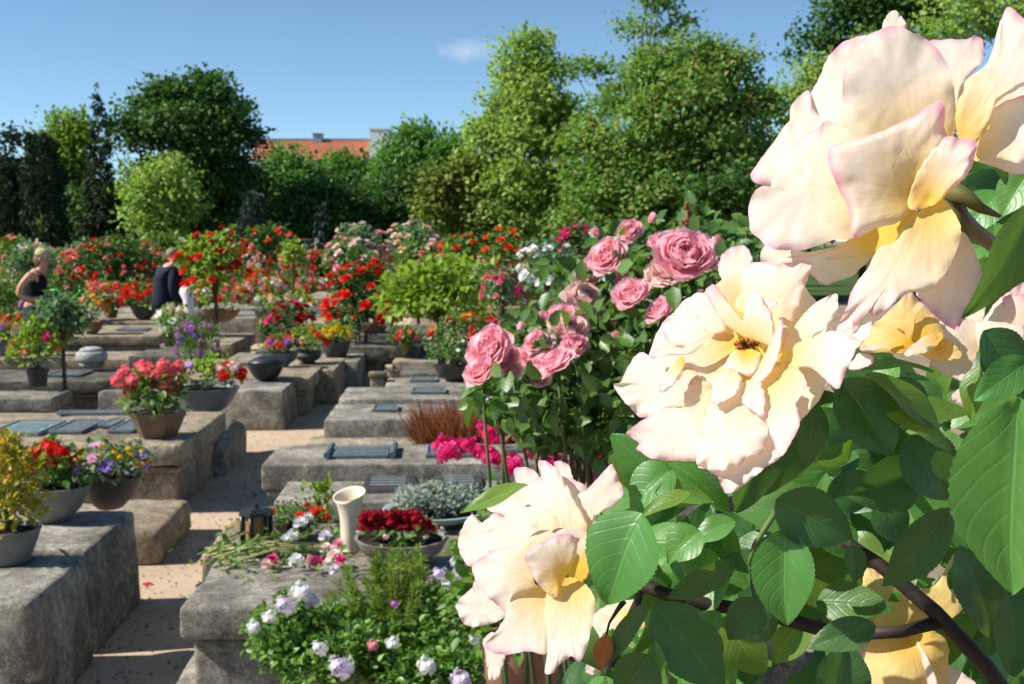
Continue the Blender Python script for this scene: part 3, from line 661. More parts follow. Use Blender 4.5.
B_COR = bloommat('bloom_coral', (.80,.13,.16), (.86,.28,.28)); B_HOT = bloommat('bloom_hot_pink', (.72,.012,.16), (.82,.06,.30))
B_PINK = bloommat('bloom_pink', (.82,.30,.38), (.86,.45,.50)); B_PALE = bloommat('bloom_pale_pink', (.86,.60,.58), (.86,.70,.62))
B_WHITE = bloommat('bloom_white', (.80,.80,.76), (.86,.85,.86)); B_LILW = bloommat('bloom_lilac_white', (.72,.62,.78), (.86,.82,.88))
B_PURP = bloommat('bloom_purple', (.22,.10,.62), (.42,.24,.72)); B_YEL = bloommat('bloom_yellow', (.82,.48,.01), (.86,.60,.03))
B_PEACH = bloommat('bloom_peach', (.85,.48,.28), (.86,.62,.42)); B_VIO = bloommat('bloom_violet_pink', (.60,.18,.55), (.70,.35,.68))
CER_GREY = plain('bowl_grey', (.20,.19,.175), .75, .3, .3, 10); CER_DARK = plain('bowl_dark', (.05,.048,.046), .55, .4, .3, 10)
CER_BLUE = plain('bowl_slate', (.10,.115,.13), .5, .4, .25, 10); CER_TERR = plain('bowl_terracotta', (.26,.12,.075), .8, .25, .3, 10)
CER_BLACK = plain('bowl_black', (.022,.023,.026), .4, .45, .3, 10); CER_BRON = plain('bowl_bronze', (.17,.115,.08), .5, .4, .35, 10, .3)
SOIL = plain('potting_soil', (.03,.022,.016), .95, .05, .5, 40)
STEM = plain('green_stem', (.09,.14,.04), .6, .2); WOODY = plain('woody_stem', (.09,.06,.04), .8, .2, .4, 20)
HEADS = {}
def head_mesh(mat, kind, v):
    """unit-radius flower head: umbel (geranium), rose, daisy or single"""
    key = (mat.name, kind, v)
    if key in HEADS: return HEADS[key]
    rng = np.random.default_rng(v * 17 + 3)
    if kind in ('umbel', 'umbel_fine'):
        n = 30 if kind == 'umbel' else 64; sz = .40 if kind == 'umbel' else .34
        d = unit(rng, n); d[:, 2] = np.abs(d[:, 2]) * 1.0 - .25; d /= np.linalg.norm(d, axis=1, keepdims=True)
        P = d * rng.uniform(.42, 1.0, n)[:, None] * np.array([1, .95, .72]) * (1 + .22 * np.sin(d[:, :1] * 5 + v) * np.cos(d[:, 1:2] * 4)); T = np.cross(d, unit(rng, n))
        V, Fc = batch('floret', P, T, d + unit(rng, n) * .55, sz * rng.uniform(.8, 1.2, n))
    elif kind == 'rose':
        V, Fc = rosette(rng, 22, 1.0)
    elif kind == 'daisy':
        n = 9; a = np.arange(n) * 2 * math.pi / n; T = np.stack([np.cos(a), np.sin(a), .2 * np.ones(n)], 1)
        V, Fc = batch('petal', T * .12, T, np.tile([0, 0, 1.], (n, 1)), np.full(n, .9))
    me = mesh_np('flower_head', V, Fc, mat); HEADS[key] = me; return me
def rosette(rng, n, openness):
    P = []; T = []; N_ = []; S = []
    for i in range(n):
        t = i / (n - 1); a = i * 2.399 + rng.uniform(-.25, .25)
        el = R(86 - 78 * t ** 1.1 * openness + rng.uniform(-8, 8)); o = np.array([math.cos(a), math.sin(a), 0])
        r0 = .05 + .18 * t; P.append(o * r0 + np.array([0, 0, -.12 * t]))
        T.append(o * math.cos(el) + np.array([0, 0, math.sin(el)])); N_.append(-o * math.sin(el) + np.array([0, 0, math.cos(el)])); S.append(.52 + .36 * t + rng.uniform(-.05, .05))
    v, f = batch('petal', P, T, N_, S); return v, f
def foliage_mesh(rng, c, rx, ry, rz, n, leaf, mat, kind='leaf', upright=.3, shell=.55, bottom=-.6, name='foliage', clump=7):
    k = max(6, n // clump); d = unit(rng, k); d[:, 2] = np.where(d[:, 2] < bottom, -d[:, 2], d[:, 2])
    r = rng.uniform(shell, 1.05, k); C = np.array(c) + d * np.array([rx, ry, rz]) * r[:, None]
    P = np.repeat(C, clump, 0) + rng.normal(size=(k * clump, 3)) * leaf * .75; Dn = np.repeat(d, clump, 0)
    T = Dn * .7 + unit(rng, len(P)) * .9 + np.array([0, 0, upright]); Nn = np.array([0, 0, 1.0]) + Dn * .6 + unit(rng, len(P)) * .6
    V, Fc = batch(kind, P, T, Nn, leaf * rng.uniform(.65, 1.35, len(P)))
    return V, Fc
BOWLS = {
 'bowl': [(.35, 0), (.42, .04), (.72, .35), (.94, .80), (1.0, .95), (1.02, 1.0), (.95, 1.0), (.90, .90)],
 'shallow': [(.45, 0), (.48, .06), (.85, .45), (1.0, .90), (1.03, 1.0), (.96, 1.0), (.92, .88)],
 'pot': [(.72, 0), (.76, .03), (.92, .75), (.93, .78), (1.0, .80), (1.02, 1.0), (.92, 1.0), (.90, .90)],
 'urn': [(.62, 0), (.64, .08), (.45, .16), (.75, .34), (1.0, .62), (.92, .85), (.98, 1.0), (.86, 1.0), (.82, .92)],
 'tapered': [(.62, 0), (.64, .02), (.85, .55), (1.0, .97), (1.0, 1.0), (.92, 1.0), (.88, .90)],
 'vase': [(.55, 0), (.6, .02), (.9, .30), (1.0, .5), (.85, .75), (.6, .9), (.72, 1.0), (.6, 1.0), (.55, .92)]}
HEADN = 0
def put_heads(root, rng, c, rx, ry, rz, spec, minz=-.15, k=1.0):
    """spec: (material, how many, radius m, kind)"""
    for (mat, n, rad, kind) in spec:
        pts = []
        for i in range(n):
            for t in range(40):
                d = unit(rng, 1)[0]
                if d[2] < minz or d[1] > .55: continue
                q = np.array(c) + d * np.array([rx, ry, rz]) * rng.uniform(.92, 1.12)
                if all(np.linalg.norm(q - o) > rad * 1.35 for o in pts): break
            pts.append(q)
            up = Vector(d * .8 + np.array([-.15, -.25, .8]))
            o = ob('flower_head' if kind != 'rose' else 'rose_bloom', head_mesh(mat, kind, int(rng.integers(0, 3))), root, tuple(q), up.to_track_quat('Z', 'Y').to_euler(), rad * rng.uniform(.8, 1.15))
def planter(label, px, py, z, wpx, hpx, shape, mat, fol, heads, cat='flower bowl', name='flower_bowl', sq=None, seed=None, group='flower bowls on the graves', stems=0, extra=None, at_heads=None):
    """bowl standing at the pixel on height z; fol: (width px, height px above rim, leaf material, leaves, leaf size m[, kind, upright])"""
    seed = seed or int(px * 13 + py); rng = np.random.default_rng(seed); p = G(px, py, z); s = depth_of(p) / F
    root = empty(name, p, label, cat, group, rng.uniform(-.3, .3) if sq is None else ROWROT)
    r = wpx * s / 2; h = hpx * s; m = MB()
    if sq is None: m.lathe([(a * r, b * h) for a, b in BOWLS[shape]], 28)
    else: m.lathe([(a * r * 1.25, b * h) for a, b in BOWLS[shape]], 4 if sq == 4 else sq); 
    if sq == 4: m.v = [tuple(Matrix.Rotation(math.pi / 4, 3, 'Z') @ Vector(v)) for v in m.v]
    m.build('bowl', mat, root, True, autosmooth=40)
    if z < 0: pass
    if fol is not None or heads:
        m = MB(); m.lathe([(r * .89 * (.9 if sq else 1), h * .89), (r * .5, h * .93), (0, h * .95)], 16); m.build('soil', SOIL, root)
    if fol:
        fw, fh, lm, n, ls = fol[:5]; kind = fol[5] if len(fol) > 5 else 'leaf'; upr = fol[6] if len(fol) > 6 else .3
        rx = fw * s / 2; rz = fh * s / 2; c = (0, 0, h + rz * .75)
        V, Fc = foliage_mesh(rng, c, rx, min(rx, rx * .85), rz, n, ls, lm, kind, upr)
        mst = MB()
        ob('foliage', mesh_np('foliage', V, Fc, lm), root)
        for i in range(7):
            a = rng.uniform(0, 6.28); mst.tube([(0, 0, h * .88), (rx * .4 * math.cos(a), rx * .4 * math.sin(a), h + rz * .6), (rx * .75 * math.cos(a), rx * .75 * math.sin(a), h + rz * 1.1)], [.006, .005, .003], 5)
        mst.build('stems', STEM, root)
        put_heads(root, rng, c, rx, rx * .85, rz, heads)
        if extra: extra(root, rng, c, rx, rz, h, s)
    if at_heads:
        inv = Matrix.Rotation(-root.rotation_euler.z, 3, 'Z'); dep = depth_of(p) - (fol[0] * s * .22 if fol else 0)
        for (x, y, mt, rad, kind) in at_heads:
            up = Vector((rng.normal() * .25 - .2, -.6, .75))
            ob('flower_head', head_mesh(mt, kind, int(rng.integers(0, 3))), root, tuple(inv @ (at(x, y, dep + rng.normal() * .02) - p)), up.to_track_quat('Z', 'Y').to_euler(), rad)
    return root
# --- near bowls beside the path
planter('pale stone bowl with golden yellow-green bush on the nearest dark tomb', 8, 561, .46, 66, 34, 'tapered', CER_GREY, (72, 100, L_GOLD, 900, .032, 'leaf', .6), [(B_ORA, 14, .012, 'umbel'), (B_YEL, 22, .010, 'umbel')], seed=3)
planter('grey stone bowl of scarlet geraniums with a violet pansy', 54, 520, .46, 74, 36, 'bowl', CER_GREY, (64, 40, L_GER, 380, .042), [], seed=8, at_heads=[(34,455,B_RED,.045,'umbel_fine'),(44,449,B_RED,.05,'umbel_fine'),(54,451,B_RED,.05,'umbel_fine'),(64,455,B_RED,.045,'umbel_fine'),(72,459,B_RED,.035,'umbel_fine'),(49,459,B_RED,.045,'umbel_fine'),(36,466,B_RED,.036,'umbel_fine'),(29,460,B_RED,.03,'umbel_fine'),(60,462,B_RED,.035,'umbel_fine'),(69,463,B_PURP,.034,'daisy'),(46,482,B_WHITE,.024,'daisy'),(52,492,B_WHITE,.024,'daisy'),(22,470,B_WHITE,.026,'daisy'),(80,470,B_VIO,.03,'daisy')])
planter('dark bowl of small yellow daisies mixed with violet petunias', 110, 508, .42, 62, 32, 'bowl', CER_DARK, (76, 36, L_BLUE, 420, .032), [(B_YEL, 40, .014, 'umbel'), (B_PURP, 4, .03, 'daisy'), (B_VIO, 4, .03, 'daisy')], seed=9)
planter('brown angular bowl of coral-pink geraniums on the moulded slab', 158, 437, .46, 46, 26, 'tapered', CER_BRON, (62, 42, L_GER, 520, .05), [], sq=6, seed=10, at_heads=[(124,374,B_COR,.06,'umbel_fine'),(134,380,B_COR,.065,'umbel_fine'),(146,371,B_COR,.07,'umbel_fine'),(158,374,B_COR,.065,'umbel_fine'),(170,370,B_COR,.06,'umbel_fine'),(178,367,B_COR,.055,'umbel_fine'),(152,382,B_COR,.06,'umbel_fine'),(166,383,B_COR,.055,'umbel_fine'),(174,379,B_COR,.05,'umbel_fine'),(129,391,B_COR,.05,'umbel_fine'),(138,388,B_COR,.05,'umbel_fine'),(118,382,B_COR,.05,'umbel_fine'),(142,366,B_COR,.05,'umbel_fine'),(163,366,B_COR,.05,'umbel_fine'),(171,390,B_COR,.045,'umbel_fine')])
planter('big slate-blue bowl with pale mixed flowers and red begonias', 208, 413, .36, 62, 26, 'bowl', CER_BLUE, (72, 28, L_LIME, 320, .05), [(B_RED, 5, .05, 'umbel_fine'), (B_COR, 4, .05, 'umbel_fine'), (B_PALE, 6, .05, 'umbel_fine'), (B_PURP, 1, .06, 'daisy')], seed=12)
root = planter('black lidded bowl, empty of flowers, on the sturdy block tomb', 266, 381, .37, 38, 18, 'bowl', CER_BLACK, None, [], cat='bowl', name='lidded_bowl', group=None)
p = G(266, 381, .37); s_ = depth_of(p) / F
m = MB(); r_, h_ = 19 * s_, 18 * s_; m.lathe([(r_ * .93, h_ * 1.0), (r_ * .9, h_ * 1.12), (r_ * .5, h_ * 1.32), (r_ * .2, h_ * 1.42), (0, h_ * 1.44)], 24); m.build('lid', CER_BLACK, root)
planter('wide flat grey bowl of red, violet and orange flowers', 280, 366, .39, 36, 14, 'shallow', CER_BLUE, (34, 18, L_MID, 240, .05), [(B_ORED, 5, .045, 'umbel'), (B_PURP, 4, .045, 'umbel'), (B_COR, 3, .04, 'umbel')], seed=14)
planter('dark squat urn with a red geranium and yellow leaves', 308, 364, .37, 28, 14, 'urn', CER_DARK, (32, 24, L_LIME, 240, .05), [(B_RED, 4, .06, 'umbel'), (B_YEL, 3, .04, 'umbel')], seed=15)
planter('dark brown bowl heaped with yellow marigolds', 336, 357, .36, 31, 16, 'tapered', CER_DARK, (32, 16, L_LIME, 260, .05), [(B_YEL, 24, .032, 'umbel')], seed=16)
planter('dark bowl of bright red geraniums by the big red rose bush', 372, 340, .40, 30, 14, 'bowl', CER_BRON, (38, 30, L_GER, 320, .06), [(B_RED, 12, .06, 'umbel'), (B_ORED, 5, .06, 'umbel')], seed=17)
planter('bowl of red geraniums with a leafy skirt next to the man', 144, 320, .46, 26, 14, 'bowl', CER_DARK, (36, 24, L_GER, 320, .07), [(B_RED, 12, .085, 'umbel')], seed=18)
planter('pot of white daisies and green leaves below the lavender', 174, 346, .42, 24, 13, 'pot', CER_BLACK, (36, 28, L_LIME, 300, .06), [(B_WHITE, 8, .05, 'daisy'), (B_PALE, 7, .045, 'umbel')], seed=19)
planter('tall loose yellow-green plant with pink top in a dark pot', 38, 386, .40, 22, 18, 'pot', CER_BLACK, (42, 50, L_LIME, 420, .06, 'leaf', .7), [(B_HOT, 2, .05, 'umbel'), (B_ORA, 3, .045, 'umbel')], seed=20)
planter('brown bowl spilling peach-orange flowers behind the standard rose', 91, 334, .46, 27, 13, 'bowl', CER_TERR, (30, 26, L_LIME, 220, .06), [(B_ORA, 8, .06, 'umbel'), (B_PEACH, 5, .06, 'umbel')], seed=21)
planter('slate pot of orange and purple flowers by the frame edge', 10, 356, .40, 28, 16, 'pot', CER_BLUE, (46, 18, L_MID, 240, .06), [(B_ORA, 6, .06, 'umbel'), (B_PURP, 5, .05, 'umbel'), (B_VIO, 3, .05, 'umbel')], seed=22)
planter('flat cushion of scarlet flowers in a bowl above the orange and purple pot', 10, 338, .46, 26, 10, 'bowl', CER_DARK, (34, 14, L_GER, 160, .06), [(B_RED, 10, .075, 'umbel')], seed=23)
planter('small terracotta pot of dark red flowers on the pale slab', 112, 318, .48, 12, 8, 'pot', CER_TERR, (20, 12, L_DK, 120, .06), [(B_RED, 7, .055, 'umbel')], seed=24)
planter('mixed bowl of red, hot pink and yellow blooms below the red rose tree', 222, 322, .46, 38, 13, 'bowl', CER_BRON, (52, 34, L_LIME, 380, .06), [(B_RED, 7, .06, 'umbel'), (B_HOT, 6, .06, 'umbel'), (B_YEL, 7, .06, 'umbel'), (B_WHITE, 5, .05, 'daisy')], seed=25)
planter('blue-grey bowl of white and pink flowers near the thin trunk', 267, 322, .46, 24, 11, 'shallow', CER_BLUE, (28, 16, L_LIME, 200, .06), [(B_WHITE, 6, .06, 'umbel'), (B_VIO, 3, .06, 'umbel'), (B_YEL, 3, .06, 'umbel')], seed=26)
planter('trough of orange-red begonias on the grey tomb', 274, 299, .48, 22, 9, 'tapered', CER_BLACK, (24, 13, L_DK, 160, .08), [(B_ORED, 12, .085, 'umbel')], sq=4, seed=27)
planter('low green cushion with orange flowers beside the white and pink bowl', 293, 318, .46, 26, 8, 'shallow', CER_GREY, (32, 18, L_LIME, 240, .06), [(B_COR, 5, .06, 'umbel'), (B_PALE, 2, .06, 'umbel')], seed=28)
planter('dark-leaved begonia with deep red blooms and one hot pink flower', 291, 344, .42, 22, 12, 'pot', CER_BLACK, (40, 34, L_DK, 320, .06), [(B_DRED, 9, .07, 'rose'), (B_HOT, 2, .085, 'rose'), (B_RED, 3, .06, 'rose')], seed=29)
planter('bowl of fine green daisies with an orange cluster by the pink roses', 456, 381, .42, 46, 16, 'bowl', CER_DARK, (56, 58, L_MID, 900, .04, 'leaf', .5), [(B_WHITE, 16, .018, 'daisy'), (B_ORA, 4, .045, 'umbel'), (B_RED, 2, .045, 'umbel')], seed=30)
planter('white pot with pink and red flowers under the far rose hedge', 274, 270, .55, 16, 8, 'pot', S_PALE, (22, 12, L_MID, 140, .09), [(B_COR, 5, .08, 'umbel'), (B_PINK, 4, .08, 'umbel')], seed=31)
planter('far bowl of orange and yellow flowers by the white-capped pillar', 300, 263, .6, 14, 7, 'bowl', CER_DARK, (22, 12, L_MID, 120, .1), [(B_ORED, 6, .1, 'umbel'), (B_YEL, 5, .1, 'umbel')], seed=32)
planter('round dome of red and white flowers at the far path edge', 328, 285, .52, 16, 7, 'bowl', CER_DARK, (28, 22, L_MID, 220, .08), [(B_RED, 5, .10, 'umbel'), (B_WHITE, 6, .10, 'umbel')], seed=33)
for i, (px, py, z, cm, lab) in enumerate((
  (82, 276, .5, [(B_RED, 7, .09, 'umbel')], 'small red geranium bowl behind the woman'), (108, 288, .5, [(B_RED, 6, .08, 'umbel')], 'dark pot of red flowers with grey-green leaves past the standard rose'),
  (100, 304, .5, [(B_COR, 9, .07, 'umbel'), (B_ORA, 2, .07, 'umbel')], 'coral and orange flower cluster right of the standard rose crown'), (140, 288, .52, [(B_COR, 9, .08, 'umbel')], 'salmon-coral flower bowl just before the man'),
  (306, 280, .55, [(B_ORED, 8, .09, 'umbel')], 'far orange-red flower bowl on a pale slab'), (288, 290, .52, [(B_RED, 5, .08, 'umbel'), (B_PALE, 2, .08, 'umbel')], 'red begonias left of the far pale slab'),
  (200, 296, .5, [(B_RED, 6, .08, 'umbel')], 'red flower bowl in front of the white trousers'), (345, 275, .55, [(B_ORED, 4, .09, 'umbel'), (B_PEACH, 4, .09, 'umbel')], 'peach and orange pot above the big red rose bush'),
  (480, 330, .48, [(B_HOT, 6, .05, 'umbel'), (B_RED, 4, .06, 'umbel')], 'hot pink and red pot at the foot of the dark post'), (566, 305, .5, [(B_PURP, 4, .08, 'umbel'), (B_VIO, 6, .08, 'umbel')], 'violet petunia bowl behind the white rose standard'),
  (515, 300, .52, [(B_YEL, 7, .06, 'umbel')], 'yellow flower pot behind the dark post'), (410, 268, .56, [(B_PEACH, 5, .1, 'umbel'), (B_PALE, 4, .1, 'umbel')], 'peach-white pot above the lime bush'))):
    planter(lab, px, py, z, 15, 8, ('bowl', 'pot', 'tapered')[i % 3], (CER_DARK, CER_BLUE, CER_TERR)[i % 3], (24, 15, (L_MID, L_GER, L_LIME)[i % 3], 150, .07), cm, seed=60 + i)

for i, (px, py, z, w, cm, lab) in enumerate((
  (52, 352, .40, 16, [(B_ORA, 5, .05, 'umbel'), (B_COR, 4, .05, 'umbel')], 'rusty orange flower pot half behind the standard rose stem'), (250, 304, .5, 14, [(B_PINK, 5, .07, 'umbel'), (B_YEL, 4, .06, 'umbel')], 'pink and yellow pot beside the stem of the red rose tree'),
  (256, 288, .54, 12, [(B_RED, 7, .09, 'umbel')], 'red geranium pot right of the red rose tree crown'), (236, 284, .54, 12, [(B_YEL, 6, .08, 'umbel'), (B_WHITE, 3, .07, 'umbel')], 'yellow and white pot under the red rose tree crown'),
  (270, 338, .42, 13, [(B_PINK, 5, .055, 'umbel')], 'small pale pink flower pot by the dark-leaved begonia'), (318, 276, .56, 12, [(B_ORA, 6, .09, 'umbel')], 'orange flower pot on a far slab edge'),
  (405, 352, .38, 15, [(B_COR, 4, .05, 'umbel'), (B_ORED, 4, .05, 'umbel')], 'rust-red flower pot on the jagged stone below the lime bush'), (128, 306, .48, 15, [(B_RED, 8, .07, 'umbel')], 'bright red flower pot standing between the terracotta pot and the leafy red bowl'),
  (66, 330, .44, 16, [(B_YEL, 4, .05, 'umbel'), (B_ORED, 6, .06, 'umbel')], 'orange-red and yellow bowl glimpsed past the watering can'), (188, 312, .48, 14, [(B_COR, 6, .07, 'umbel')], 'coral flower bowl at the feet of the person in white trousers'),
  (340, 330, .50, 14, [(B_DRED, 7, .06, 'umbel')], 'deep red flower pot below the big red rose bush'), (310, 318, .5, 13, [(B_WHITE, 6, .06, 'umbel'), (B_RED, 3, .06, 'umbel')], 'white and red pot above the marigold bowl'))):
    planter(lab, px, py, z, w, w * .5, ('bowl', 'tapered', 'pot')[i % 3], (CER_BRON, CER_DARK, CER_BLUE)[i % 3], (w * 1.6, w * 1.05, (L_GER, L_MID, L_LIME)[i % 3], 170, .065), cm, seed=120 + i)
# --- rose bushes and standards
def bush(label, px, ytop, ybot, d, wpx, lm, heads, n=900, leaf=.06, name='rose_bush', cat='rose bush', stem=None, seed=None, group='rose bushes among the graves', kind='leaf', lobes=6, upright=.2, post=None, shell=.5):
    seed = seed or int(px * 3 + ytop); rng = np.random.default_rng(seed); base = on_ground(px, d); s = d / F
    zt, zb = z_at(ytop, d), max(.12, z_at(ybot, d)); W = wpx * s; root = empty(name, base, label, cat, group)
    cz = (zt + zb) / 2; rz = (zt - zb) / 2
    V = []; parts = []; cen = []
    for i in range(lobes):
        a = rng.uniform(0, 6.28); q = rng.uniform(.15, .5); c = (W * .5 * q * math.cos(a), W * .5 * q * math.sin(a), cz + rz * rng.uniform(-.45, .45)); cen.append(c)
        k = rng.uniform(.55, .68)
        parts.append(foliage_mesh(rng, c, W * .5 * k, W * .5 * k, rz * k, n // lobes, leaf, lm, kind, upright, shell))
    V, Fc = join(*parts); ob('foliage', mesh_np('foliage', V, Fc, lm), root)
    m = MB(); sr = (.02 if stem is None else stem)
    if stem is None:
        for i in range(6):
            c = cen[i % lobes]; m.tube([(c[0] * .25, c[1] * .25, -.02), (c[0] * .5, c[1] * .5, zb + .02), c], [.012, .01, .005], 6)
    else:
        m.tube([(0, 0, -.02), (.01, .0, zb * .5), (0, .01, zb), (0, 0, cz)], [sr, sr * .9, sr * .85, sr * .6], 8)
        for c in cen: m.tube([(0, 0, zb * .97), tuple(np.array(c) * np.array([.6, .6, 1])), c], [sr * .6, sr * .4, .004], 6)
    m.build('stem' if stem is None else 'trunk', WOODY, root)
    put_heads(root, rng, (0, 0, cz), W * .47, W * .47, rz, heads, minz=-.55)
    return root
bush('standard rose with round green crown beside the white stone lantern', 65, 297, 348, 11.2, 50, L_BLUE, [], 700, .07, 'standard_rose', 'standard rose', stem=.022, lobes=7)
bush('tall rose tree with lime leaves and red blooms by the man', 217, 230, 302, 17, 72, L_LIME, [(B_RED, 20, .075, 'rose'), (B_DRED, 8, .065, 'rose'), (B_WHITE, 3, .05, 'rose')], 1900, .085, 'standard_rose', 'standard rose', stem=.03, lobes=9, seed=5)
bush('big round bush of bright red roses beside the lime-green bush', 364, 262, 338, 15.2, 80, L_DK, [(B_RED, 46, .075, 'rose')], 1300, .075, lobes=9)
bush('large lime-green shrub without blooms on a dark trunk', 441, 259, 322, 12.5, 118, L_LIME, [], 2600, .085, 'lime_shrub', 'shrub', stem=.05, lobes=11, group=None)
bush('magenta flower standard carried over the dark wooden post', 503, 270, 306, 11.8, 46, L_BLUE, [(B_HOT, 18, .035, 'rose'), (B_COR, 10, .035, 'rose')], 420, .05, 'flower_standard', 'standard', stem=.02)
bush('white rose standard on a slim stem behind the pink roses', 548, 240, 294, 9.0, 66, L_BLUE, [(B_WHITE, 20, .04, 'rose')], 1000, .045, 'standard_rose', 'standard rose', stem=.016, lobes=8)
bush('fuchsia rose bush peeping over the white rose standard', 578, 226, 262, 14, 42, L_DK, [(B_HOT, 18, .06, 'rose')], 500, .07)
bush('orange-red rose bush behind the magenta standard', 503, 230, 275, 22, 46, L_MID, [(B_ORED, 14, .09, 'rose')], 500, .10)
bush('leafy green bush without flowers behind the woman', 38, 244, 300, 19, 70, L_BLUE, [(B_COR, 3, .06, 'rose')], 900, .09, cat='bush', name='leafy_bush')
bush('round green bush low by the frame edge below the woman', 8, 278, 325, 17.5, 36, L_MID, [], 500, .07, cat='bush', name='leafy_bush')
bush('dark hedge of red and coral roses between the woman and the man', 118, 238, 290, 25, 108, L_DK, [(B_RED, 24, .065, 'rose'), (B_COR, 16, .06, 'rose'), (B_DRED, 16, .07, 'rose')], 2200, .11, lobes=10)
bush('dark rose bush with coral-red blooms under the blue-green conifer', 272, 228, 268, 29, 62, L_DK, [(B_ORED, 10, .08, 'rose'), (B_COR, 9, .08, 'rose')], 900, .12)
bush('small bright lime bush in front of the white marker post', 294, 241, 262, 25, 17, L_LIME, [], 260, .10, cat='bush', name='leafy_bush')
bush('pale pink rose bush with grey-green leaves by the thin far cypress', 362, 224, 265, 29, 58, L_BLUE, [(B_PINK, 16, .09, 'rose'), (B_PALE, 14, .09, 'rose')], 900, .12)
bush('peach and cream rose bush, the widest of the far pale ones', 412, 224, 266, 30, 66, L_BLUE, [(B_PEACH, 14, .09, 'rose'), (B_PALE, 18, .09, 'rose')], 900, .12)
bush('dusky pink rose bush just above the big red rose bush', 352, 240, 274, 23, 56, L_MID, [(B_PALE, 14, .08, 'rose'), (B_PINK, 8, .08, 'rose')], 700, .10)
bush('faded peach rose bush behind the lime shrub top', 420, 242, 276, 23, 50, L_MID, [(B_PEACH, 8, .08, 'rose'), (B_COR, 5, .07, 'rose')], 600, .10)
bush('scarlet rose bush between golden yew and lime shrub', 464, 236, 266, 24, 58, L_MID, [(B_RED, 18, .085, 'rose')], 600, .10)
bush('coral rose bush beyond the woman by the frame edge', 12, 238, 270, 27, 56, L_MID, [(B_COR, 14, .09, 'rose'), (B_RED, 6, .09, 'rose')], 600, .11)
bush('red rose bush at the feet of the broad dark tree', 166, 238, 262, 32, 56, L_MID, [(B_RED, 10, .09, 'rose'), (B_PALE, 4, .08, 'rose')], 600, .13)
bush('low dark red bush under the magenta standard', 490, 318, 345, 11.0, 40, L_DK, [(B_RED, 8, .05, 'rose'), (B_HOT, 4, .04, 'rose')], 260, .05)
bush('green leafy bush filling below the white rose standard', 520, 330, 380, 8.6, 60, L_MID, [(B_COR, 4, .03, 'rose'), (B_YEL, 2, .03, 'rose')], 500, .05, cat='bush', name='leafy_bush')
bush('lavender clump with purple haze in front of the man', 196, 322, 362, 13.2, 44, L_MID, [(B_VIO, 26, .032, 'umbel'), (B_PURP, 8, .028, 'umbel')], 1500, .08, 'lavender', 'lavender', kind='needle', upright=1.2, group=None)
# far beds that read as one mass
rng = np.random.default_rng(77); pf = []; pts_c = []
for i in range(150):
    d = rng.uniform(24, 40); b = on_ground(rng.uniform(-40, 640), d); h = rng.uniform(.5, 1.55); w = rng.uniform(.4, .9)
    pf.append(foliage_mesh(rng, (b.x, b.y, h * .55), w, w, h * .5, 160, .13, None, 'kite')); pts_c.append((b.x, b.y, h, w))
V, Fc = join(*pf); tag(ob('flower_beds', mesh_np('flower_beds', V, Fc, L_MID)), 'far mass of green flower beds under the trees', None, None, 'stuff')
for nm, lab, mt in (('red_flowers', 'far red blossoms scattered over the beds', B_RED), ('pale_flowers', 'far pale pink blossoms scattered over the beds', B_PALE), ('coral_flowers', 'far coral blossoms scattered over the beds', B_COR)):
    P = []
    for (x, y, h, w) in pts_c:
        if rng.random() < .52: continue
        k = int(rng.integers(3, 9)); a = rng.uniform(0, 6.28, k); r = w * np.sqrt(rng.uniform(0, 1, k))
        for j in range(k):
            c = np.array([x + r[j] * math.cos(a[j]), y + r[j] * math.sin(a[j]), h * (.62 + .45 * math.sqrt(max(0, 1 - (r[j] / w) ** 2)))])
            P += [c + rng.normal(size=3) * .04 for _ in range(5)]
    P = np.array(P); V, Fc = batch('floret', P, unit(rng, len(P)), unit(rng, len(P)) + np.array([0, -.5, .8]), rng.uniform(.05, .09, len(P)))
    tag(ob(nm, mesh_np(nm, V, Fc, mt)), lab, None, None, 'stuff')
# ================================================================ the decorated grave near the lens
CREAM = plain('cream_ceramic', (.66,.58,.44), .45, .4, .08, 20); BLACKMET = plain('black_iron', (.015,.015,.017), .35, .5, .3, 30)
AMBER = plain('amber_glass', (.30,.17,.06), .25, .5, .3, 20)
ZT = .46
# black grave lantern
p = G(257, 549, .43); root = empty('grave_lantern', p, 'black grave lantern with amber panes standing beside the bouquet', 'lantern', None, R(20))
s = depth_of(p) / F; w, h = 13 * s, 44 * s
m = MB(); m.lathe([(w * 1.25, 0), (w * 1.3, h * .06), (w * 1.1, h * .12)], 6); m.build('foot', BLACKMET, root, False)
m = MB()
for k in range(6):
    a = math.pi / 3 * k; c, sn = w * 1.1 * math.cos(a), w * 1.1 * math.sin(a); m.tube([(c, sn, h * .12), (c, sn, h * .80)], w * .17, 6)
m.build('frame', BLACKMET, root)
m = MB(); m.lathe([(w * .98, h * .125), (w * .98, h * .795)], 6); m.build('pane', AMBER, root, False)
m = MB(); m.lathe([(w * 1.35, h * .80), (w * 1.3, h * .88), (w * .8, h * .95), (w * .25, h * .97), (w * .25, h * 1.04), (0, h * 1.06)], 6); m.build('lid', BLACKMET, root, False)
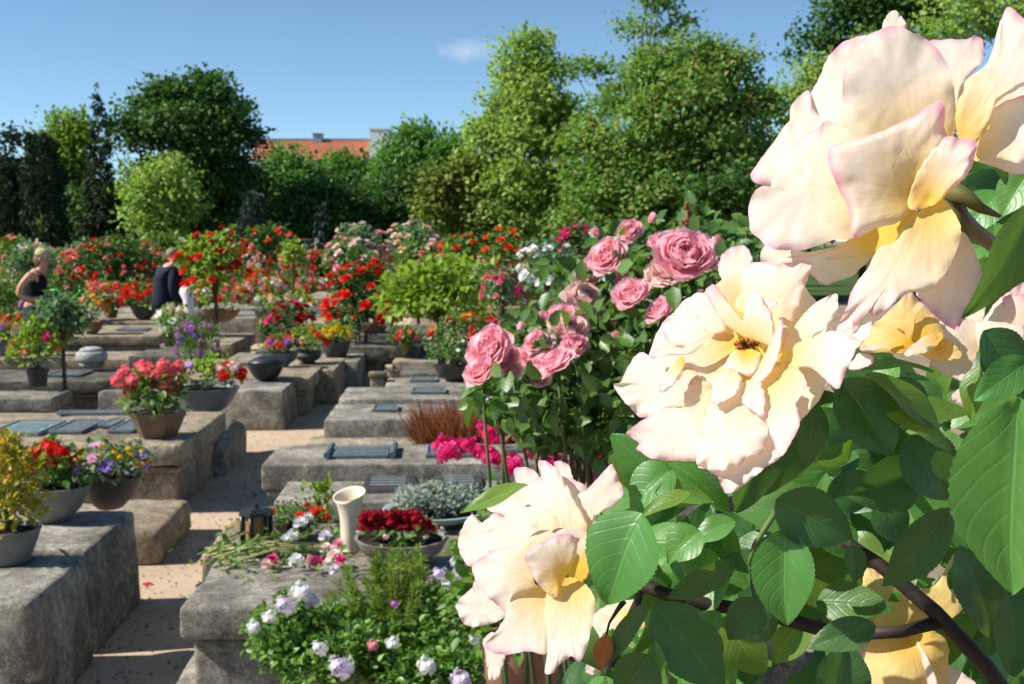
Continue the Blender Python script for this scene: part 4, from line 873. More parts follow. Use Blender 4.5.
# cream cornet vase
p = G(350, 552, ZT); root = empty('cornet_vase', p, 'cream cornet grave vase with slanted flared mouth, standing empty', 'vase'); s = depth_of(p) / F
m = MB(); n = 28; prof = [(9, 0), (9.5, 3), (9, 18), (9.5, 34), (11, 46), (13.5, 54), (15, 58), (13.6, 57), (11.5, 51), (9.2, 40), (6, 26), (0, 22)]
for r, z in prof:
    for j in range(n):
        a = 2 * math.pi * j / n; k = max(0, (z - 30) / 28); fl = 1 + .10 * k * math.cos(2 * a)
        m.v.append((r * s * fl * math.cos(a), r * s * fl * math.sin(a), z * s * 1.02 + k * 5.5 * s * math.cos(a - R(60)) * (1 if r > 9.3 or z > 50 else .5)))
for i in range(len(prof) - 1):
    for j in range(n): m.f.append((i*n+j, i*n+(j+1)%n, (i+1)*n+(j+1)%n, (i+1)*n+j)); m.mi.append(0)
m.f.append(tuple(range(n - 1, -1, -1))); m.mi.append(0)
m.build('body', CREAM, root)
m = MB(); m.tube([(0, 0, 2 * s), (0, 0, 4 * s)], 10.5 * s, 24); m.build('foot', CREAM, root)
# bouquet lying on the slab
def rose_on(root, p, mat, rad, up):
    return ob('rose_bloom', head_mesh(mat, 'rose', int(rng.integers(0, 3))), root, p, up.to_track_quat('Z', 'Y').to_euler(), rad)
rng = np.random.default_rng(4)
def flat(px, py, dz=0): return G(px, py, ZT) + Vector((0, 0, dz))
o0 = flat(270, 560); root = empty('rose_bouquet', o0, 'withering bouquet of white and pink roses lying on the grey tomb', 'bouquet')
loc = lambda px, py, dz=.03: tuple(flat(px, py, dz) - o0)
m = MB(); ends = [(206, 556), (212, 566), (208, 561), (218, 570), (214, 552)]; tips = [(300, 540), (320, 553), (285, 528), (335, 560), (310, 565), (290, 560)]
for i in range(16):
    e = ends[i % 5]; t = tips[i % 6]; m.tube([loc(*e, .012 + .01 * (i % 3)), loc((e[0] + t[0]) / 2, (e[1] + t[1]) / 2, .035 + .01 * (i % 4)), loc(*t, .04)], [.0045, .004, .003], 6)
m.build('stems', plain('pale_stem', (.30,.31,.12), .7, .2), root)
P = []; 
for i in range(360):
    t = rng.random(); px = 215 + 140 * t + rng.normal() * 12; py = 560 - 18 * t + rng.normal() * (6 + 10 * t) ; P.append(np.array(loc(px, py, max(.01, .03 + rng.normal() * .025))))
P = np.array(P); V, Fc = batch('leaf', P, unit(rng, len(P)) + np.array([.3, -.2, -.1]), unit(rng, len(P)) * .7 + np.array([0, -.2, 1.]), rng.uniform(.02, .045, len(P)))
ob('foliage', mesh_np('foliage', V, Fc, L_MID), root)
P = np.array([np.array(loc(232 + rng.random() * 50, 563 + rng.random() * 18, rng.uniform(-.04, .03))) for i in range(120)])
V, Fc = batch('needle', P, unit(rng, len(P)) + np.array([.4, -.6, -.4]), unit(rng, len(P)), rng.uniform(.03, .06, len(P))); ob('leaves', mesh_np('leaves', V, Fc, L_FIR), root)
for (px, py, mt, rd, dz) in ((292, 548, B_WHITE, .024, .05), (300, 539, B_WHITE, .024, .07), (284, 553, B_WHITE, .02, .05), (308, 533, B_WHITE, .018, .07), (272, 569, B_HOT, .021, .035), (266, 572, B_PALE, .018, .03),
                             (296, 570, B_WHITE, .022, .04), (310, 572, B_PINK, .022, .04), (318, 571, B_HOT, .017, .04), (325, 548, B_LILW, .021, .05), (334, 566, B_PALE, .024, .04), (340, 570, B_HOT, .016, .04), (338, 556, B_PINK, .019, .05), (333, 577, B_WHITE, .017, .03), (326, 560, B_PALE, .018, .05), (263, 557, B_HOT, .010, .03)):
    rose_on(root, loc(px, py, dz), mt, rd * 1.35, Vector((rng.normal() * .4, -.7, .8)))
# wilted begonia pot behind the bouquet
planter('small grave pot of orange-red begonias half hidden by the bouquet', 296, 536, .42, 44, 12, 'bowl', CER_DARK, (60, 20, L_MID, 260, .024), [(B_ORED, 9, .020, 'umbel'), (B_ORA, 5, .014, 'umbel')], seed=101, group=None)
planter('small leafy sprig pot right behind the cornet vase', 322, 522, .40, 16, 10, 'pot', CER_DARK, (26, 34, L_LIME, 130, .028, 'leaf', .8), [(B_ORA, 2, .012, 'umbel')], seed=102, group=None)
# grey bowl with dark red mat of flowers
planter('shallow grey stone bowl packed with dark red flowers and pale stonecrop', 402, 562, .46, 92, 26, 'shallow', S_GREY, (84, 12, L_MID, 170, .026, 'leaf', .1), [(B_PALE, 14, .012, 'umbel_fine')], seed=103, at_heads=[(362 + 5.4 * i + 2 * (k % 2), 527 - 4.5 * k + .02 * abs(i - 7) ** 2, B_DRED, .019, 'umbel_fine') for k in range(4) for i in range(14 - k)], group=None)
planter('wide pale blue-green dish holding frosted succulent foliage', 436, 522, .40, 104, 14, 'shallow', plain('bowl_pale_teal', (.30,.42,.43), .5, .4, .15, 12), (86, 22, L_GREY, 1700, .024, 'leaf', .3), [], seed=104, group=None, cat='dish')
# heather / conifer shrub and white geranium in a terracotta pot in front of the grave
def shrub_px(label, px, py, top, wpx, z, mat, n, seed, name, cat):
    p = G(px, py, z); s = depth_of(p) / F; root = empty(name, p, label, cat); rng = np.random.default_rng(seed); H = (py - top) * s; W = wpx * s
    V = []; m = MB(); P = []; T = []
    for i in range(64):
        a = rng.uniform(0, 6.28); q = rng.uniform(0, 1) ** .6; hgt = H * (1 - .45 * q ** 1.5) * rng.uniform(.72, 1.03)
        tip = np.array([W * .5 * q * math.cos(a), W * .5 * q * math.sin(a), hgt]); b0 = tip * np.array([.12, .12, 0]); mid = np.array([tip[0] * .7, tip[1] * .7, hgt * .5])
        m.tube([b0, mid, tip], [.004, .003, .0015], 5)
        for j in range(n // 64):
            t = rng.uniform(.18, 1.02); c = (1 - t) ** 2 * b0 + 2 * t * (1 - t) * mid + t * t * tip
            P.append(c); T.append((tip - mid) / np.linalg.norm(tip - mid) * .9 + unit(rng, 1)[0] * .85)
    m.build('stems', WOODY, root); P = np.array(P); V, Fc = batch('needle', P, np.array(T), unit(rng, len(P)), rng.uniform(.022, .042, len(P)))
    V2 = V; ob('foliage', mesh_np('foliage', V, Fc, mat), root); return root
shrub_px('feathery yellow-green dwarf conifer rising from the white geraniums', 395, 650, 542, 135, .30, L_FIR, 15000, 5, 'dwarf_conifer', 'shrub')
p = G(395, 735, .12); s = depth_of(p) / F; root = empty('geranium_pot', p, 'terracotta pot overflowing with white and lilac geraniums, nearest the path', 'flower pot')
m = MB(); rr = .085; hh = .20; m.lathe([(a * rr, b * hh) for a, b in BOWLS['pot']], 28); m.build('pot', plain('terracotta', (.36,.14,.08), .8, .2, .2, 10), root, True, autosmooth=40)
m = MB(); m.lathe([(rr * .88, hh * .9), (0, hh * .93)], 16); m.build('soil', SOIL, root)
rng = np.random.default_rng(21); parts = []; mst = MB(); dep = depth_of(p)
def gp(px, py, dz): return np.array(at(px, py, dep + dz) - p)
spots = [(265, 632, .0), (290, 612, .1), (300, 645, 0), (330, 655, -.05), (320, 625, .1), (355, 640, 0), (290, 660, -.05), (340, 675, -.08), (390, 668, -.05), (430, 660, 0), (450, 640, .05), (455, 665, -.05), (420, 635, .12), (465, 610, .12), (440, 605, .18), (470, 590, .2), (380, 640, .08), (475, 672, -.05), (410, 678, -.08), (310, 678, -.08), (440, 680, -.08), (275, 645, .02), (300, 625, .05), (345, 620, .12)]
for (x, y, dz) in spots:
    c = gp(x, y, dz); parts.append(foliage_mesh(rng, c, .075, .075, .06, 230, .026, None, 'leaf', .2, .4, -.9)); mst.tube([(0, 0, hh * .9), tuple(c * .5 + np.array([0, 0, .10])), tuple(c)], [.006, .005, .003], 6)
V, Fc = join(*parts); ob('foliage', mesh_np('foliage', V, Fc, leafmat('geranium_leaf_bright', (.07,.16,.03), (.13,.26,.045), (.20,.34,.07), rough=.4)), root); mst.build('stems', STEM, root)
for (x, y, dz, mt, rd) in ((302, 592, .05, B_WHITE, .034), (286, 605, .03, B_LILW, .034), (270, 617, .0, B_WHITE, .026), (254, 627, -.02, B_WHITE, .022), (320, 648, -.06, B_WHITE, .026), (341, 667, -.1, B_LILW, .040), (373, 645, -.06, B_PINK, .018), (393, 643, -.06, B_WHITE, .024),
                           (427, 666, -.1, B_WHITE, .030), (461, 680, -.1, B_LILW, .034), (440, 574, .12, B_LILW, .024), (462, 572, .12, B_LILW, .026), (447, 585, .1, B_WHITE, .016), (455, 562, .14, B_WHITE, .016), (475, 640, -.05, B_LILW, .020), (395, 604, .06, B_VIO, .014), (312, 600, .06, B_LILW, .026)):
    ob('flower_head', head_mesh(mt, 'umbel_fine', int(rng.integers(0, 3))), root, tuple(gp(x, y, dz - .07)), Vector((-.2, -.7, .7)).to_track_quat('Z', 'Y').to_euler(), rd)
# step stone at the foot of the near tomb
p = G(178, 672, .10); 
tomb('pale step stone lying at the foot of the near moulded tomb', 'R', 176, 690, 667, .10, 2.2, S_TAN, 'block')
# rusty grass, terracotta figure, hot pink geraniums beside the pink roses
p = G(470, 462, .30); s = depth_of(p) / F; root = empty('rusty_grass', p, 'clump of rusty red-brown grass behind the hot pink geraniums', 'ornamental grass'); rng = np.random.default_rng(6)
n = 3400; a = rng.uniform(0, 6.28, n); q = rng.uniform(0, 1, n) ** .5; Pb = np.stack([50 * s * q * np.cos(a), 22 * s * q * np.sin(a), np.zeros(n) + rng.uniform(0, .1, n)], 1)
V, Fc = batch('blade', Pb, np.stack([.5 * q * np.cos(a), .5 * q * np.sin(a), np.ones(n)], 1) + unit(rng, n) * .25, unit(rng, n), rng.uniform(22, 58, n) * s); ob('blades', mesh_np('blades', V, Fc, L_RUST), root)
p = G(469, 440, .36); s = depth_of(p) / F; root = empty('clay_figure', p, 'small terracotta figure standing in the rusty grass', 'figurine'); TER = plain('terracotta_figure', (.42,.17,.10), .8, .2, .2, 20)
m = MB(); m.lathe([(10 * s, 0), (11 * s, 4 * s), (8 * s, 18 * s), (9 * s, 26 * s), (4 * s, 30 * s), (3 * s, 32 * s)], 18); m.build('body', TER, root)
m = MB(); m.lathe([(2.5 * s, 31 * s), (5 * s, 34 * s), (6 * s, 38 * s), (4.6 * s, 43 * s), (0, 45 * s)], 18); m.build('head', TER, root)
planter('spreading hot pink geraniums with white ones, in a tall clay pot', 522, 836, 0, 74, 205, 'pot', CER_TERR, (118, 150, L_GER, 1300, .04), [], seed=106, group=None, name='geranium_bowl')
root = bpy.data.objects.get('geranium_bowl'); p = root.location.copy(); rz = root.rotation_euler.z; dep = depth_of(p); rng = np.random.default_rng(9); inv = Matrix.Rotation(-rz, 3, 'Z')
for (x, y, dz, mt, rd) in ((440, 455, 0, B_HOT, .045), (458, 452, 0, B_HOT, .032), (483, 438, .0, B_HOT, .050), (496, 430, .08, B_VIO, .045), (480, 463, -.05, B_HOT, .036), (500, 470, -.08, B_HOT, .042), (522, 455, 0, B_HOT, .042), (506, 440, .1, B_WHITE, .028), (525, 448, .1, B_WHITE, .024), (548, 440, .1, B_HOT, .040), (556, 450, .1, B_HOT, .03), (575, 461, .05, B_HOT, .052), (540, 470, 0, B_HOT, .036), (573, 484, .05, B_HOT, .022), (470, 458, 0, B_HOT, .03), (560, 470, .0, B_HOT, .034)):
    ob('flower_head', head_mesh(mt, 'umbel_fine', int(rng.integers(0, 3))), root, tuple(inv @ (at(x * 1.06 - 18, y - 6, dep - .13 + dz * .5) - p)), Vector((-.2, -.6, .7)).to_track_quat('Z', 'Y').to_euler(), rd * .92)
# a lost red petal and a leaf on the path
p = G(148, 585, .006); n = 7
V, Fc = batch('petal', [tuple(p + Vector((rng.uniform(-.02, .02), rng.uniform(-.03, .03), .004))) for i in range(n)], unit(rng, n) * np.array([1, 1, .1]), np.tile([0, 0, 1.], (n, 1)) + unit(rng, n) * .3, .022)
tag(ob('fallen_petals', mesh_np('fallen_petals', V, Fc, B_RED)), 'few scarlet petals dropped on the sandy path', 'petals')

# ================================================================ people
SKIN = plain('skin', (.50,.27,.17), .55, .3, .1, 30, bmp=.05); NAVY = plain('navy_cloth', (.016,.020,.036), .85, .15, .2, 40); BLACKC = plain('black_cloth', (.010,.010,.011), .85, .15, .2, 40)
DENIM = plain('denim', (.035,.045,.08), .85, .15, .3, 60); JEANP = plain('pale_jeans', (.30,.36,.46), .85, .15, .15, 60); WHITEC = plain('white_cloth', (.74,.73,.76), .85, .15, .05, 40)
HAIRG = plain('grey_hair', (.24,.205,.165), .7, .2, .3, 80); HAIRD = plain('dark_hair', (.03,.022,.018), .6, .3, .3, 80); HAIRB = plain('brown_hair', (.16,.08,.04), .6, .3, .3, 80)
CAPC = plain('beige_cap_cloth', (.46,.38,.22), .85, .1, .2, 30); SHIRT = plain('pale_blue_shirt', (.42,.52,.70), .85, .1, .1, 30); GREENP = plain('green_plastic', (.03,.36,.07), .35, .5, .08, 20); MAUVE = plain('mauve_cloth', (.40,.16,.42), .85, .1, .2, 40); SHOE = plain('shoe_leather', (.05,.035,.03), .5, .3, .2, 30)
def skin_part(name, chains, mat, parent, lvl=2):
    """one continuous surface grown round joined chains: chains = list of [(x,y,z,r), ...]; equal points are shared"""
    V = []; E = []; Rr = []; idx = {}
    for ch in chains:
        prev = None
        for (x, y, z, r) in ch:
            k = (round(x, 3), round(y, 3), round(z, 3))
            if k not in idx: idx[k] = len(V); V.append((x, y, z)); Rr.append(r)
            i = idx[k]
            if prev is not None and prev != i: E.append((prev, i))
            prev = i
    me = bpy.data.meshes.new(name + '_tmp'); me.from_pydata(V, E, []); o = bpy.data.objects.new(name + '_tmp', me); COL.objects.link(o)
    sm = o.modifiers.new('Skin', 'SKIN'); sd = o.modifiers.new('Sub', 'SUBSURF'); sd.levels = lvl; sd.render_levels = lvl
    sv = me.skin_vertices[0].data
    for i, r in enumerate(Rr):
        rr = r if hasattr(r, '__len__') else (r, r); sv[i].radius = rr; sv[i].use_root = (i == 0)
    dg = bpy.context.evaluated_depsgraph_get(); dg.update(); nm = bpy.data.meshes.new_from_object(o.evaluated_get(dg)); nm.name = name
    bpy.data.objects.remove(o); bpy.data.meshes.remove(me)
    nm.materials.clear(); nm.materials.append(mat); nm.polygons.foreach_set('use_smooth', np.full(len(nm.polygons), True))
    return ob(name, nm, parent)
def ball(name, c, r, mat, parent, squash=(1, 1, 1), cut=None, n=20, noise_=0):
    m = MB(); prof = [(math.sin(math.pi * i / n), -math.cos(math.pi * i / n)) for i in range(n + 1)]
    if cut is not None: prof = [q for q in prof if q[1] >= cut]
    m.lathe([(a * r, b * r) for a, b in prof], 24)
    out = []
    for v in m.v:
        k = noise.noise(Vector(v) * 40) * noise_; out.append((c[0] + v[0] * squash[0] * (1 + k), c[1] + v[1] * squash[1] * (1 + k), c[2] + v[2] * squash[2] * (1 + k)))
    m.v = out; return m.build(name, mat, parent)
def person(label, px, d, rz, H, pose): 
    root = empty('person', on_ground(px, d), label, 'person', None, rz); root.scale = (H / 1.72,) * 3; pose(root); return root
# local frame: figure faces +X, its left is +Y, height 1.72
def head_chain(x, z, y=0, tilt=.0):
    return [(x, y, z - .20, (.055, .055)), (x + .012 + tilt * .3, y, z - .12, (.056, .056)), (x + .02 + tilt * .6, y, z - .04, (.078, .070)), (x + .012 + tilt, y, z + .05, (.094, .078)), (x + tilt, y, z + .10, (.06, .055))]
def face_bits(root, x, y, z):
    m = MB(); m.tube([(x + .085, y, z + .035), (x + .105, y, z - .002), (x + .088, y, z - .012)], [.010, .014, .008], 8); m.build('nose', SKIN, root)
    for s in (-1, 1):
        ball('eye', (x + .078, y + s * .032, z + .04), .011, BLACKC, root, n=8); ball('ear', (x - .005, y + s * .078, z + .02), .028, SKIN, root, (.8, .35, 1.1), n=10)
    m = MB(); m.tube([(x + .078, y - .022, z - .045), (x + .088, y, z - .043), (x + .078, y + .022, z - .045)], .006, 6); m.build('mouth', plain('lips', (.42,.14,.11), .5, .3), root)
def hand(chs, x, y, z, dx, dz, s=1):
    """four curled fingers and a thumb off a palm ending at x, y, z"""
    for k in range(4):
        o = (k - 1.5) * .019; L = (.9, 1.0, .95, .75)[k]
        chs.append([(x, y, z, (.026, .020)), (x + dx * .05, y + o, z + dz * .05 - .005, .0095), (x + dx * (.05 + .03 * L), y + o, z + dz * .08 - .022 * L, .0085), (x + dx * (.05 + .03 * L), y + o * .9, z + dz * .08 - .05 * L, .0075)])
    chs.append([(x, y, z, (.026, .020)), (x + dx * .03, y - s * .038, z + dz * .03 - .004, .011), (x + dx * .06, y - s * .036, z + dz * .05 - .02, .0085)])
def woman(root):
    hx, hz = .16, 1.545; sh = 1.37
    ch = [[(0, 0, .93, (.13, .15)), (.01, 0, 1.06, (.10, .125)), (.035, 0, 1.20, (.105, .135)), (.055, 0, 1.32, (.085, .13)), (.085, 0, 1.40, (.05, .055)), (hx - .02, 0, hz - .13, (.052, .05)), (hx, 0, hz - .05, (.075, .066)), (hx - .005, 0, hz + .05, (.092, .076)), (hx - .012, 0, hz + .10, .055)]]
    for s in (-1, 1):
        ch.append([(.055, 0, 1.32, (.085, .13)), (.045, s * .165, sh - .03, .056), (-.055 if s < 0 else .02, s * .21, 1.20, .046), (-.09 if s < 0 else .04, s * .215, 1.09, .042), (.06 if s < 0 else .16, s * .17, 1.02, .036), (.20 if s < 0 else .28, s * .12, 1.045, .027)]); ch[-1][-1]
        hand(ch, .20 if s < 0 else .28, s * .12, 1.045, 1, .1, s)
        ch.append([(0, 0, .93, (.13, .15)), (.0, s * .09, .82, .088), (.0, s * .095, .50, .058), (-.02, s * .095, .28, .050), (-.02, s * .095, .08, .036), (.10, s * .10, .03, .034), (.15, s * .10, .025, .026)])
    skin_part('body', ch, SKIN, root); face_bits(root, hx, 0, hz)
    skin_part('tank_top', [[(.0, 0, .92, (.165, .18)), (.012, 0, 1.06, (.135, .16)), (.037, 0, 1.20, (.145, .172)), (.056, 0, 1.33, (.115, .14)), (.062, 0, 1.37, (.08, .10))]], BLACKC, root)
    tr = [[(0, 0, .99, (.125, .15)), (0, 0, .93, (.142, .162))]]
    for s in (-1, 1): tr.append([(0, 0, .93, (.142, .162)), (0, s * .09, .82, .10), (0, s * .095, .50, .074), (-.02, s * .095, .14, .066)])
    skin_part('trousers', tr, DENIM, root)
    skin_part('waist_wrap', [[(-.08, -.11, 1.0, .03), (-.13, -.09, .96, .035), (-.145, -.08, .90, .025)]], MAUVE, root)
    ball('hair', (hx - .04, 0, hz + .0), .095, HAIRB, root, (1.0, .85, 1.0), noise_=.08)
    m = MB(); m.lathe([(.102, 0), (.104, .03), (.09, .075), (.05, .10), (0, .108)], 24); o = m.build('cap', CAPC, root); o.location = (hx - .01, 0, hz + .055); o.rotation_euler = (0, R(14), 0)
    m = MB(); n = 14
    for k in range(n + 1):
        a = -math.pi / 2 + math.pi * k / n; m.v += [(.085 * math.cos(a), .09 * math.sin(a), .006), (.02 + .16 * math.cos(a), .085 * math.sin(a), -.012), (.085 * math.cos(a), .09 * math.sin(a), .0), (.02 + .16 * math.cos(a), .085 * math.sin(a), -.018)]
    for k in range(n): b = 4 * k; m.f += [(b, b+1, b+5, b+4), (b+2, b+6, b+7, b+3), (b+1, b+3, b+7, b+5)]; m.mi += [0]*3
    m.build('peak', CAPC, o)
    for s in (-1, 1): ball('shoe', (.06, s * .098, .04), .06, SHOE, root, (1.9, .75, .7), n=12)
person('woman in beige cap and black tank top bending over her watering can', 36, 15.6, R(-8), 1.66, woman)
w_ = bpy.data.objects['person']
# her green watering can
wp = on_ground(36, 15.6) + Matrix.Rotation(R(-8), 3, 'Z') @ Vector((.27, -.10, 0)); root = empty('watering_can', wp + Vector((.06, 0, .78)), 'green plastic watering can tipped forward in the hands of the woman', 'watering can', None, R(-8))
m = MB(); m.lathe([(.11, 0), (.115, .02), (.11, .16), (.085, .21), (.06, .22)], 20, sx=1.25, sy=.8); m.build('body', GREENP, root).rotation_euler = (0, R(18), 0)
m = MB(); m.tube([(.10, 0, .05), (.22, 0, .16), (.36, 0, .30)], [.03, .022, .016], 10); m.tube([(.36, 0, .30), (.38, 0, .315)], [.02, .035], 10); m.build('spout', GREENP, root)
m = MB(); m.tube([(-.10, 0, .10), (-.14, 0, .22), (-.06, 0, .32), (.05, 0, .335), (.12, 0, .27), (.11, 0, .20)], .014, 8); m.build('handle', GREENP, root)
def man(root):
    hx, hz = .13, 1.575
    ch = [[(-.02, 0, .93, (.14, .16)), (0, 0, 1.08, (.125, .15)), (.03, 0, 1.24, (.13, .165)), (.055, 0, 1.37, (.09, .14)), (.085, 0, 1.44, (.056, .06)), (hx - .01, 0, hz - .12, (.056, .055)), (hx, 0, hz - .05, (.080, .070)), (hx - .005, 0, hz + .05, (.096, .080)), (hx - .015, 0, hz + .10, .058)]]
    ja = [[(-.03, 0, .76, (.19, .215)), (-.02, 0, .95, (.185, .21)), (0, 0, 1.10, (.175, .205)), (.03, 0, 1.25, (.18, .225)), (.05, 0, 1.38, (.13, .185)), (.075, 0, 1.44, (.072, .078))]]
    for s in (-1, 1):
        arm = [(.045, s * .20, 1.36, .06), (.0, s * .25, 1.20, .052), (-.01, s * .26, 1.08, .048), (.09, s * .24, .93, .040), (.15, s * .22, .84, .030)]
        ch.append([(.055, 0, 1.37, (.09, .14))] + arm); hand(ch, .15, s * .22, .84, .4, -1, s)
        ja.append([(.05, 0, 1.38, (.11, .16))] + [(x, y, z, r + .022) for (x, y, z, r) in arm[:4]] + [(.13, s * .225, .87, .052)])
        ch.append([(-.02, 0, .93, (.14, .16)), (-.02, s * .095, .82, .095), (0, s * .10, .48, .062), (-.03, s * .10, .26, .055), (-.04, s * .10, .08, .04), (.09, s * .11, .03, .036), (.14, s * .11, .025, .028)])
    skin_part('body', ch, SKIN, root); face_bits(root, hx, 0, hz); skin_part('jacket', ja, NAVY, root)
    tr = [[(-.02, 0, 1.0, (.13, .15)), (-.02, 0, .93, (.150, .165))]]
    for s in (-1, 1): tr.append([(-.02, 0, .93, (.150, .165)), (-.02, s * .095, .82, .108), (0, s * .10, .48, .082), (-.04, s * .10, .10, .072)])
    skin_part('trousers', tr, JEANP, root)
    skin_part('shirt_collar', [[(.07, 0, 1.43, (.074, .080)), (.088, 0, 1.475, (.066, .070))]], SHIRT, root)
    ball('hair', (hx - .018, 0, hz + .035), .101, HAIRG, root, (1.0, .87, .92), cut=-.25, noise_=.06)
    for s in (-1, 1): ball('shoe', (.05, s * .105, .045), .062, SHOE, root, (1.95, .75, .72), n=12)
person('grey-haired man in navy jacket turned away beside the red rose tree', 168, 17.0, R(38), 1.66, man)
def second(root):
    hx, hz = .34, 1.44
    ch = [[(-.02, 0, .93, (.13, .155)), (.06, 0, 1.08, (.105, .13)), (.14, 0, 1.21, (.11, .14)), (.21, 0, 1.30, (.08, .125)), (.26, 0, 1.35, (.05, .055)), (hx - .02, 0, hz - .07, (.054, .052)), (hx, 0, hz, (.078, .068)), (hx, 0, hz + .07, (.09, .076)), (hx - .01, 0, hz + .12, .055)]]
    top = [[(-.0, 0, .97, (.145, .165)), (.06, 0, 1.08, (.122, .145)), (.14, 0, 1.21, (.128, .155)), (.205, 0, 1.30, (.095, .135)), (.24, 0, 1.335, (.065, .075))]]
    for s in (-1, 1):
        arm = [(.20, s * .165, 1.28, .052), (.26, s * .19, 1.13, .044), (.30, s * .19, 1.03, .040), (.42, s * .15, .95, .034), (.50, s * .12, .93, .026)]
        ch.append([(.21, 0, 1.30, (.08, .125))] + arm); hand(ch, .50, s * .12, .93, 1, -.3, s); top.append([(.205, 0, 1.30, (.095, .135))] + [(x, y, z, r + .016) for (x, y, z, r) in arm[:3]])
        ch.append([(-.02, 0, .93, (.13, .155)), (-.01, s * .09, .82, .09), (0, s * .095, .48, .058), (-.02, s * .095, .26, .05), (-.03, s * .095, .08, .036), (.09, s * .10, .03, .034), (.14, s * .10, .025, .026)])
    skin_part('body', ch, SKIN, root); face_bits(root, hx, 0, hz + .03); skin_part('blouse', top, BLACKC, root)
    tr = [[(-.02, 0, 1.02, (.12, .15)), (-.02, 0, .93, (.145, .168))]]
    for s in (-1, 1): tr.append([(-.02, 0, .93, (.145, .168)), (-.01, s * .09, .82, .108), (0, s * .095, .48, .085), (-.03, s * .095, .10, .08)])
    skin_part('trousers', tr, WHITEC, root); ball('hair', (hx - .025, 0, hz + .05), .10, HAIRD, root, (1, .88, 1.0), noise_=.06)
    for s in (-1, 1): ball('shoe', (.05, s * .1, .042), .058, SHOE, root, (1.9, .72, .7), n=12)
person('dark-haired person in black top and white trousers stooping behind the man', 186, 20.6, R(60), 1.66, second)
# ================================================================ pink climbing rose behind the cream roses
def petal_field(rng, n, r_out, cup, double=True):
    return rosette(rng, n, cup)
PB = bloommat('rose_petal_pink', (.98,.48,.57), (.98,.66,.71), .55)
PB2 = bloommat('rose_petal_faded_pink', (.90,.58,.58), (.92,.74,.68), .42)
def full_bloom(rng, n=46, openness=.9):
    """many-petalled garden rose, unit radius, opening along +z"""
    V = []; Fs = []; b = 0
    nu, nv = 7, 7
    for i in range(n):
        t = (i + .5) / n; a = i * 2.39996 + rng.uniform(-.3, .3); r0 = .04 + .10 * t
        el = R(88 - 80 * t ** 1.25 * openness + rng.uniform(-9, 9)); L = .42 + .55 * t ** .8 + rng.uniform(-.06, .06); Wd = .36 + .52 * t
        o = np.array([math.cos(a), math.sin(a), 0]); s = np.array([-math.sin(a), math.cos(a), 0]); ph = rng.uniform(0, 6.28); rf = rng.uniform(.02, .07)
        g = []
        for iu in range(nu):
            u = iu / (nu - 1)
            for iv in range(nv):
                v = (iv / (nv - 1) - .5) * 2
                w = Wd * (math.sin(math.pi * min(1, .12 + .62 * u)) ** .8) * (1 if u < .75 else math.sqrt(max(0.05, 1 - ((u - .75) / .27) ** 2)))
                e = el + R(58) * (.42 - u) * (1 if u < .8 else 1.0) - (R(95) * max(0, u - .8) * (1.4 if t > .4 else .4)) - (0)
                uu = u * L
                rad = r0 + uu * math.cos(el) + .16 * L * math.sin(math.pi * u) * math.sin(el) - .0
                z = -.10 * t + uu * math.sin(el) - .14 * L * math.sin(math.pi * u) * math.cos(el) - (.30 * L * max(0, u - .72) ** 1.3 * (2.0 if t > .35 else .4))
                lat = w * v * .5 * 1.35; curl = .34 * w * v * v * math.sin(el + .5)
                z += rf * math.sin(ph + 5 * v) * u * u
                p = o * (rad - curl * .9) + s * lat + np.array([0, 0, z + .12 * w * v * v * math.cos(el)])
                g.append(p)
        V.append(np.array(g)); f = []
        for iu in range(nu - 1):
            for iv in range(nv - 1): q = b + iu * nv + iv; f.append((q, q + 1, q + nv + 1, q + nv))
        Fs.append(np.array(f)); b += nu * nv
    V = np.concatenate(V); V /= np.percentile(np.linalg.norm(V, axis=1), 97)
    return V, np.concatenate(Fs)
rngb = np.random.default_rng(12)
FB = [mesh_np('rose_bloom', *full_bloom(np.random.default_rng(40 + i), 52, (.85, .95, 1.05)[i]), PB) for i in range(3)]
FBP = [mesh_np('rose_bloom', *full_bloom(np.random.default_rng(50 + i), 44, 1.05), PB2) for i in range(2)]
base = on_ground(612, 2.25); root = empty('pink_rose_bush', base, 'tall rose bush of full pink roses just behind the cream roses', 'rose bush')
rng = np.random.default_rng(15)
pk = [(490,350,24,2.0,0),(481,372,17,1.97,0),(503,358,15,2.03,0),(557,363,19,1.95,0),(570,330,19,2.1,1),(562,318,15,2.12,0),(584,299,19,2.2,1),(575,345,13,2.06,0),(608,257,19,2.15,0),(594,262,10,2.25,0),(631,296,18,2.0,0),(630,231,12,2.3,0),(684,258,29,2.0,0),(668,272,21,2.04,1),(661,312,16,1.98,0),(588,277,12,2.3,0),(536,342,12,2.1,0),(529,357,12,2.12,0),(533,377,10,2.05,0),(640,272,10,2.35,0),(705,262,13,2.1,0),(560,392,0,2,0),(662,243,13,2.15,0),(551,348,9,2.15,0),(612,318,9,2.3,1),(545,362,11,2.08,0),(541,379,10,2.05,1),(596,312,11,2.2,0),(577,302,11,2.25,1),(618,276,10,2.3,0),(649,283,10,2.25,1),(566,349,11,2.1,0),(512,372,10,2.02,1),(646,262,10,2.3,0)]
for (x, y, r, d, k) in pk:
    if r < 5: continue
    up = Vector((rng.normal() * .35 - .25, -.75 + rng.normal() * .25, .65))
    ms = FBP if k else FB
    ob('rose_bloom', ms[int(rng.integers(0, len(ms)))], root, tuple(at(x, y, d - .13) - base), up.to_track_quat('Z', 'Y').to_euler(), r / F * d * 1.0)
BUD = [mesh_np('rose_bud', *full_bloom(np.random.default_rng(70), 20, .30), PB)]
